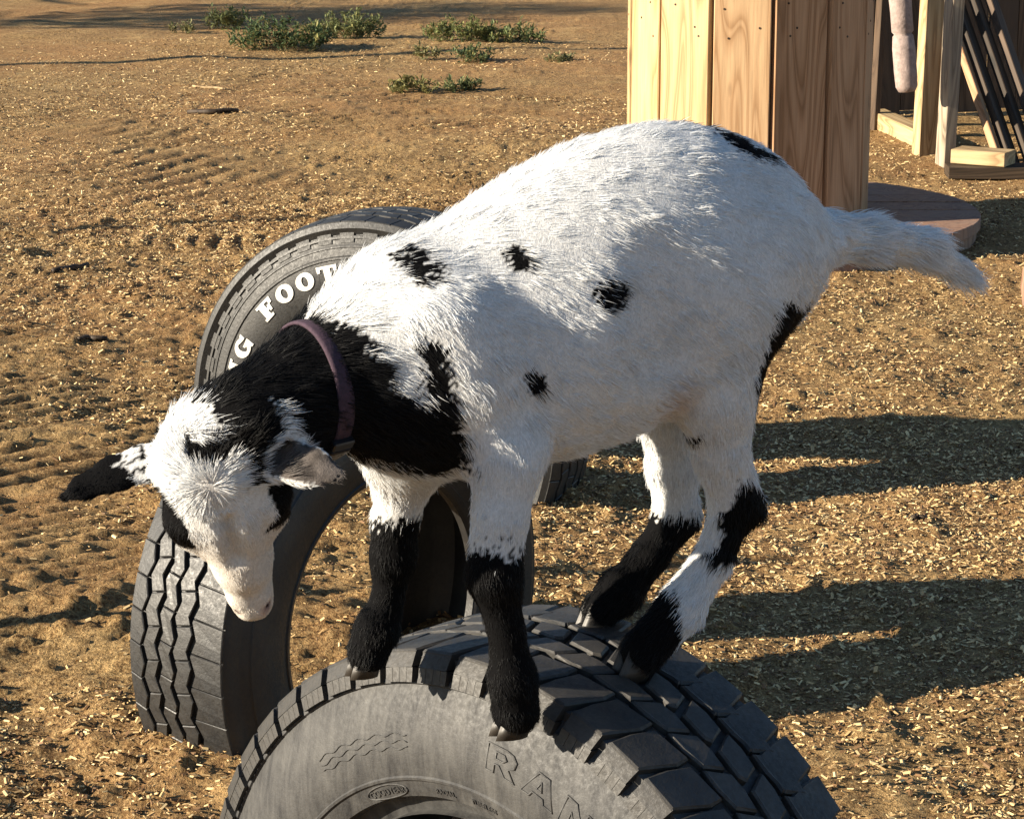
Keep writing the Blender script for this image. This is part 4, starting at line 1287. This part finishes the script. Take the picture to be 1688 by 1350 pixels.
    C = np.where(rim[:, None], HAIR_W * 0.9, C)
    # a pinkish fold at the groin
    g = hit_groin
    pk = np.clip(1 - np.linalg.norm((P - g) / np.array([0.035, 0.06, 0.05]), axis=1), 0, 1)[:, None] * 0.5
    C = np.where(black[:, None], C, C * (1 - pk) + np.array([0.55, 0.36, 0.25]) * pk)
    return C, black, hd
def near_ear(P, pts):
    best = np.full(len(P), 9.0); t = np.zeros(len(P)); n = len(pts) - 1
    for i in range(n):
        a, b = pts[i][0], pts[i + 1][0]; ra, rb2 = pts[i][1] * PM, pts[i + 1][1] * PM
        ba = b - a; h = np.clip(((P - a) @ ba) / (ba @ ba), 0, 1)
        e = np.linalg.norm(P - a - h[:, None] * ba, axis=1) / ((ra + (rb2 - ra) * h) * 1.15)
        m = e < best; best = np.where(m, e, best); t = np.where(m, (i + h) / n, t)
    return best, t
hit_groin = hit(1112, 668)

def mat_skin():
    m = mat_attr('goat_skin', 'coat', 0.85, 0.04)
    nt = m.node_tree; b = nt.nodes['Principled BSDF']
    n = noise_node(nt, mapped(nt, (1, 1, 0.6)), 330.0, 4, 0.75)
    src = b.inputs['Base Color'].links[0].from_socket
    nt.links.new(mixc(nt, 0.75, src, ramp(nt, n, [(0.3, (0.62, 0.60, 0.57)), (0.7, (1.12, 1.1, 1.08))]), 'MULTIPLY'), b.inputs['Base Color'])
    bump(nt, b, n, 0.5, 0.003)
    return m
goat = empty('goat', ROOT, HEAD_YAW)
tag(goat, 'white and black spotted young goat standing on the dusty tyre, head lowered', 'goat')
GC, _, _ = coat(GV)
gme = mesh_np('body', GV, GF, True)
set_col(gme, 'coat', GC * 0.8)
link('body', gme, mat_skin(), goat)

# --- fur
def make_fur(n, seed):
    rng = np.random.default_rng(seed)
    cen = GV[GF].mean(1)
    # more hairs on the surfaces of the coat that show detail (head, ears)
    wt = GA * np.where(np.linalg.norm(cen - HP(110, 0, -30), axis=1) < 190 * PM, 2.6, 1.0)
    f = rng.choice(len(GF), n, p=wt / wt.sum())
    a, b = rng.random((2, n)); q = GF[f]
    P = (GV[q[:, 0]] * ((1 - a) * (1 - b))[:, None] + GV[q[:, 1]] * (a * (1 - b))[:, None] + GV[q[:, 2]] * (a * b)[:, None] + GV[q[:, 3]] * ((1 - a) * b)[:, None])
    Nn = (GN[q[:, 0]] * ((1 - a) * (1 - b))[:, None] + GN[q[:, 1]] * (a * (1 - b))[:, None] + GN[q[:, 2]] * (a * b)[:, None] + GN[q[:, 3]] * ((1 - a) * b)[:, None])
    Nn /= np.linalg.norm(Nn, axis=1)[:, None]
    # flow and length blended from the nearest shapes
    flow = np.zeros((n, 3)); ln = np.zeros(n); ws = np.zeros(n)
    def addw(d, fl, h):
        nonlocal ws
        w = np.exp(-np.clip(d, -0.005, 1) / 0.008)
        flow[:] += w[:, None] * fl; ln[:] += w * h; ws += w
    dT = trunk_d(P.astype(np.float32))
    back = np.clip((P[:, 2] - np.interp(P[:, 0], uu, (zt + zb) / 2)) / 0.15, -1, 1)
    tf = np.stack([-np.ones(n), np.zeros(n), -0.35 - 0.35 * (1 - np.abs(back))], 1); tf /= np.linalg.norm(tf, axis=1)[:, None]
    addw(np.abs(dT), tf, 0.0135)
    for p in PRIMS:
        addw(np.abs(d_capsule(P, p['a'], p['b'], p['r1'], p['r2'], p['flat'])), p['flow'][None], p['hair'])
    flow /= ws[:, None]; ln /= ws
    C, black, hd = coat(P)
    rel = P - H0
    hl, hs, hn = (rel @ L_H) / PM, (rel @ S_H) / PM, (rel @ N_H) / PM
    fore = hd & (hl < 78) & (hn > -25)
    rad = P - WHORL; rad /= np.maximum(np.linalg.norm(rad, axis=1), 1e-6)[:, None]
    flow = np.where(fore[:, None], rad, flow)
    ln = np.where(fore, 0.017 * np.clip(1 - (hl - 20) / 60, 0.30, 1), ln)
    ln = np.where(hd & ~fore, np.minimum(ln, 0.008), ln)
    snout = hd & (hl > 100)
    ln = np.where(snout, np.clip(0.0065 - (hl - 100) * 0.00002, 0.003, 0.0065), ln)
    for c in EYES: ln = np.where(np.linalg.norm(P - c, axis=1) < 24 * PM, 0.0012, ln)
    t = flow - Nn * (flow * Nn).sum(1)[:, None]
    t /= np.maximum(np.linalg.norm(t, axis=1), 1e-6)[:, None]
    # tufts: neighbouring hairs lean together
    wob = np.stack([vnoise(P, 60, 31), vnoise(P, 60, 32), vnoise(P, 60, 33)], 1) * 0.26 + np.stack([vnoise(P, 160, 34), vnoise(P, 160, 35), vnoise(P, 160, 36)], 1) * 0.24
    lift = np.where(fore, 0.40, np.where(snout, 0.34, np.where(P[:, 2] < 0.27, 0.36, 0.24))) + 0.12 * rng.normal(0, 1, n)
    d0 = t + wob + Nn * lift[:, None] + rng.normal(0, 0.12, (n, 3))
    d0 /= np.linalg.norm(d0, axis=1)[:, None]
    d1 = t + wob * 1.2 + Nn * (lift * 0.1)[:, None] + np.array([0, 0, -0.12]) + rng.normal(0, 0.14, (n, 3))
    d1 /= np.linalg.norm(d1, axis=1)[:, None]
    L = ln * rng.uniform(0.6, 1.25, n) * np.clip(1 + 0.35 * vnoise(P, 40, 41), 0.5, 1.5)
    K = 5
    pts = np.empty((n, K, 3), np.float32); pts[:, 0] = P - Nn * 0.0008
    for k in range(1, K):
        w = k / (K - 1)
        d = d0 * (1 - w) + d1 * w; d /= np.linalg.norm(d, axis=1)[:, None]
        pts[:, k] = pts[:, k - 1] + d * (L / (K - 1))[:, None]
    rad_ = np.clip(0.00018 + 0.006 * L, 0.00018, 0.00034)
    R_ = rad_[:, None] * np.array([1.0, 0.95, 0.8, 0.5, 0.12])[None]
    hc = bpy.data.hair_curves.new('coat_hair')
    hc.add_curves([K] * n)
    hc.points.foreach_set('position', pts.ravel())
    hc.points.foreach_set('radius', R_.astype(np.float32).ravel())
    col = C * np.where(black, 1.0, 1.0)[:, None] * rng.uniform(0.82, 1.08, (n, 1))
    at_ = hc.attributes.new('coat', 'FLOAT_COLOR', 'CURVE')
    c4 = np.ones((n, 4), np.float32); c4[:, :3] = np.clip(col, 0, 0.92)
    at_.data.foreach_set('color', c4.ravel())
    hc.materials.append(mat_attr('goat_hair', 'coat', 0.5, 0.16, 0.12))
    o = bpy.data.objects.new('coat_hair', hc); o.parent = goat; COL.objects.link(o); o['kind'] = 'stuff'
make_fur(240000, 12)

# --- hooves: two claws on each foot
M_HOOF = mat_plain('hoof_horn', (0.022, 0.018, 0.014), 0.5, nscale=60, var=0.4)
def hoof(p_ankle, p_foot, w, fwd=None):
    d = unit(p_foot - p_ankle)
    f = np.array([1.0, 0, 0]) if fwd is None else unit(fwd)
    mb = MB()
    for sg in (-1, 1):
        side = np.array([0, 1.0, 0])
        b = p_foot + side * sg * w * 0.42
        up = np.array([0, 0, 1.0])
        ring = []
        for zz, sc_, sh in ((-0.032, 1.0, 0.010), (-0.020, 0.96, 0.006), (-0.004, 0.85, 0.0), (0.008, 0.6, -0.002)):
            for k in range(10):
                t = 2 * math.pi * k / 10
                ring.append(tuple(b + f * (math.cos(t) * w * 0.85 * sc_ + sh + (0.006 if math.cos(t) > 0.9 else 0)) + side * math.sin(t) * w * 0.42 * sc_ + up * zz))
        fs = [(10 * r + k, 10 * r + (k + 1) % 10, 10 * (r + 1) + (k + 1) % 10, 10 * (r + 1) + k) for r in range(3) for k in range(10)] + [tuple(range(9, -1, -1)), tuple(range(30, 40))]
        mb.add(ring, fs)
    link('hoof', mb.mesh('hoof', True), M_HOOF, goat)
hoof(fore_near[-2], fore_near[-1] + np.array([-0.004, 0, 0.006]), 0.0195)
hoof(fore_far[-2], fore_far[-1] + np.array([-0.004, 0, 0.006]), 0.017)
hoof(hind_near[-2], hind_near[-1] + np.array([0.006, 0, 0.002]), 0.021)
hoof(hind_far[-2], hind_far[-1] + np.array([0.004, 0, 0.004]), 0.017)

# --- eyes
M_EYE = mat_plain('dark_amber_eye', (0.05, 0.028, 0.012), 0.08, nscale=80, var=0.3)
for sg in (-1, 1):
    c = EYES[0 if sg < 0 else 1] - S_H * sg * 8 * PM
    mb = MB()
    r = 17 * PM
    n = 12
    vs = [tuple(c + r * np.array([math.sin(a) * math.cos(b2), math.sin(a) * math.sin(b2), math.cos(a)])) for a in np.linspace(0.05, math.pi - 0.05, 9) for b2 in np.linspace(0, 2 * math.pi, n, endpoint=False)]
    mb.add(vs, [(i * n + k, i * n + (k + 1) % n, (i + 1) * n + (k + 1) % n, (i + 1) * n + k) for i in range(8) for k in range(n)])
    link('eye', mb.mesh('eye', True), M_EYE, goat)

# --- collar
def collar():
    c = LP(515, 652, 0.008)
    ax = unit(LP(470, 662, 0.012) - LP(580, 636, 0.0))
    e1 = unit(np.cross(ax, [0, 1, 0])); e2 = np.cross(ax, e1)
    n = 64; rr = []
    for k in range(n):
        t = 2 * math.pi * k / n
        d = e1 * math.cos(t) + e2 * math.sin(t)
        p, nn, i, dist = BVH.ray_cast(Vector(c + d * 0.35), Vector(-d))
        rr.append(0.35 - dist if dist is not None else 0.07)
    rr = np.array(rr); rr = np.minimum(rr, np.median(rr) * 1.35)
    for _ in range(6): rr = (np.roll(rr, 1) + rr * 2 + np.roll(rr, -1)) / 4
    rr = rr - 0.001
    hw = 0.0095
    prof = [(-hw, 0), (-hw, 0.0028), (-hw * 0.6, 0.0036), (hw * 0.6, 0.0036), (hw, 0.0028), (hw, 0)]
    V, Fq = [], []
    for k in range(n):
        d = e1 * math.cos(2 * math.pi * k / n) + e2 * math.sin(2 * math.pi * k / n)
        for x, y in prof: V.append(tuple(c + ax * x + d * (rr[k] + y)))
    m = len(prof)
    for k in range(n):
        for j in range(m): Fq.append((k * m + j, k * m + (j + 1) % m, ((k + 1) % n) * m + (j + 1) % m, ((k + 1) % n) * m + j))
    o = link('collar', mesh('collar', V, Fq, True), mat_plain('purple_webbing', (0.036, 0.017, 0.030), 0.85, nscale=300, var=0.35, bumpd=0.001), goat)
    # buckle low on the near side
    best = min(range(n), key=lambda k: np.hypot(*(np.array(proj_px(c + (e1 * math.cos(2 * math.pi * k / n) + e2 * math.sin(2 * math.pi * k / n)) * rr[k])) - np.array([562, 762]))))
    for off, (bx, by, bz), nm in ((0, (0.013, 0.017, 0.004), 'buckle'), (4, (0.0125, 0.006, 0.0045), 'strap_keeper')):
        k = (best + off) % n; t = 2 * math.pi * k / n
        d = e1 * math.cos(t) + e2 * math.sin(t); tg = np.cross(ax, d)
        Mx = Matrix(((*[ax[0], tg[0], d[0]], 0), (*[ax[1], tg[1], d[1]], 0), (*[ax[2], tg[2], d[2]], 0), (0, 0, 0, 1)))
        p = c + d * (rr[k] + 0.006)
        mb = MB(); mb.box(-bx, bx, -by, by, -bz, bz, Matrix.Translation(Vector(p)) @ Mx)
        link(nm, bevel_mesh(mb.mesh(nm), 0.0015), mat_plain(nm + '_plastic', (0.012, 0.012, 0.014), 0.35), o)
def proj_px(pl):
    d = np.asarray(pl) - CAM_L; z = d @ FW_L
    return (W_PX / 2 + F_PX * (d @ RT_L) / z, H_PX / 2 + F_PX * (d @ DN_L) / z)
collar()
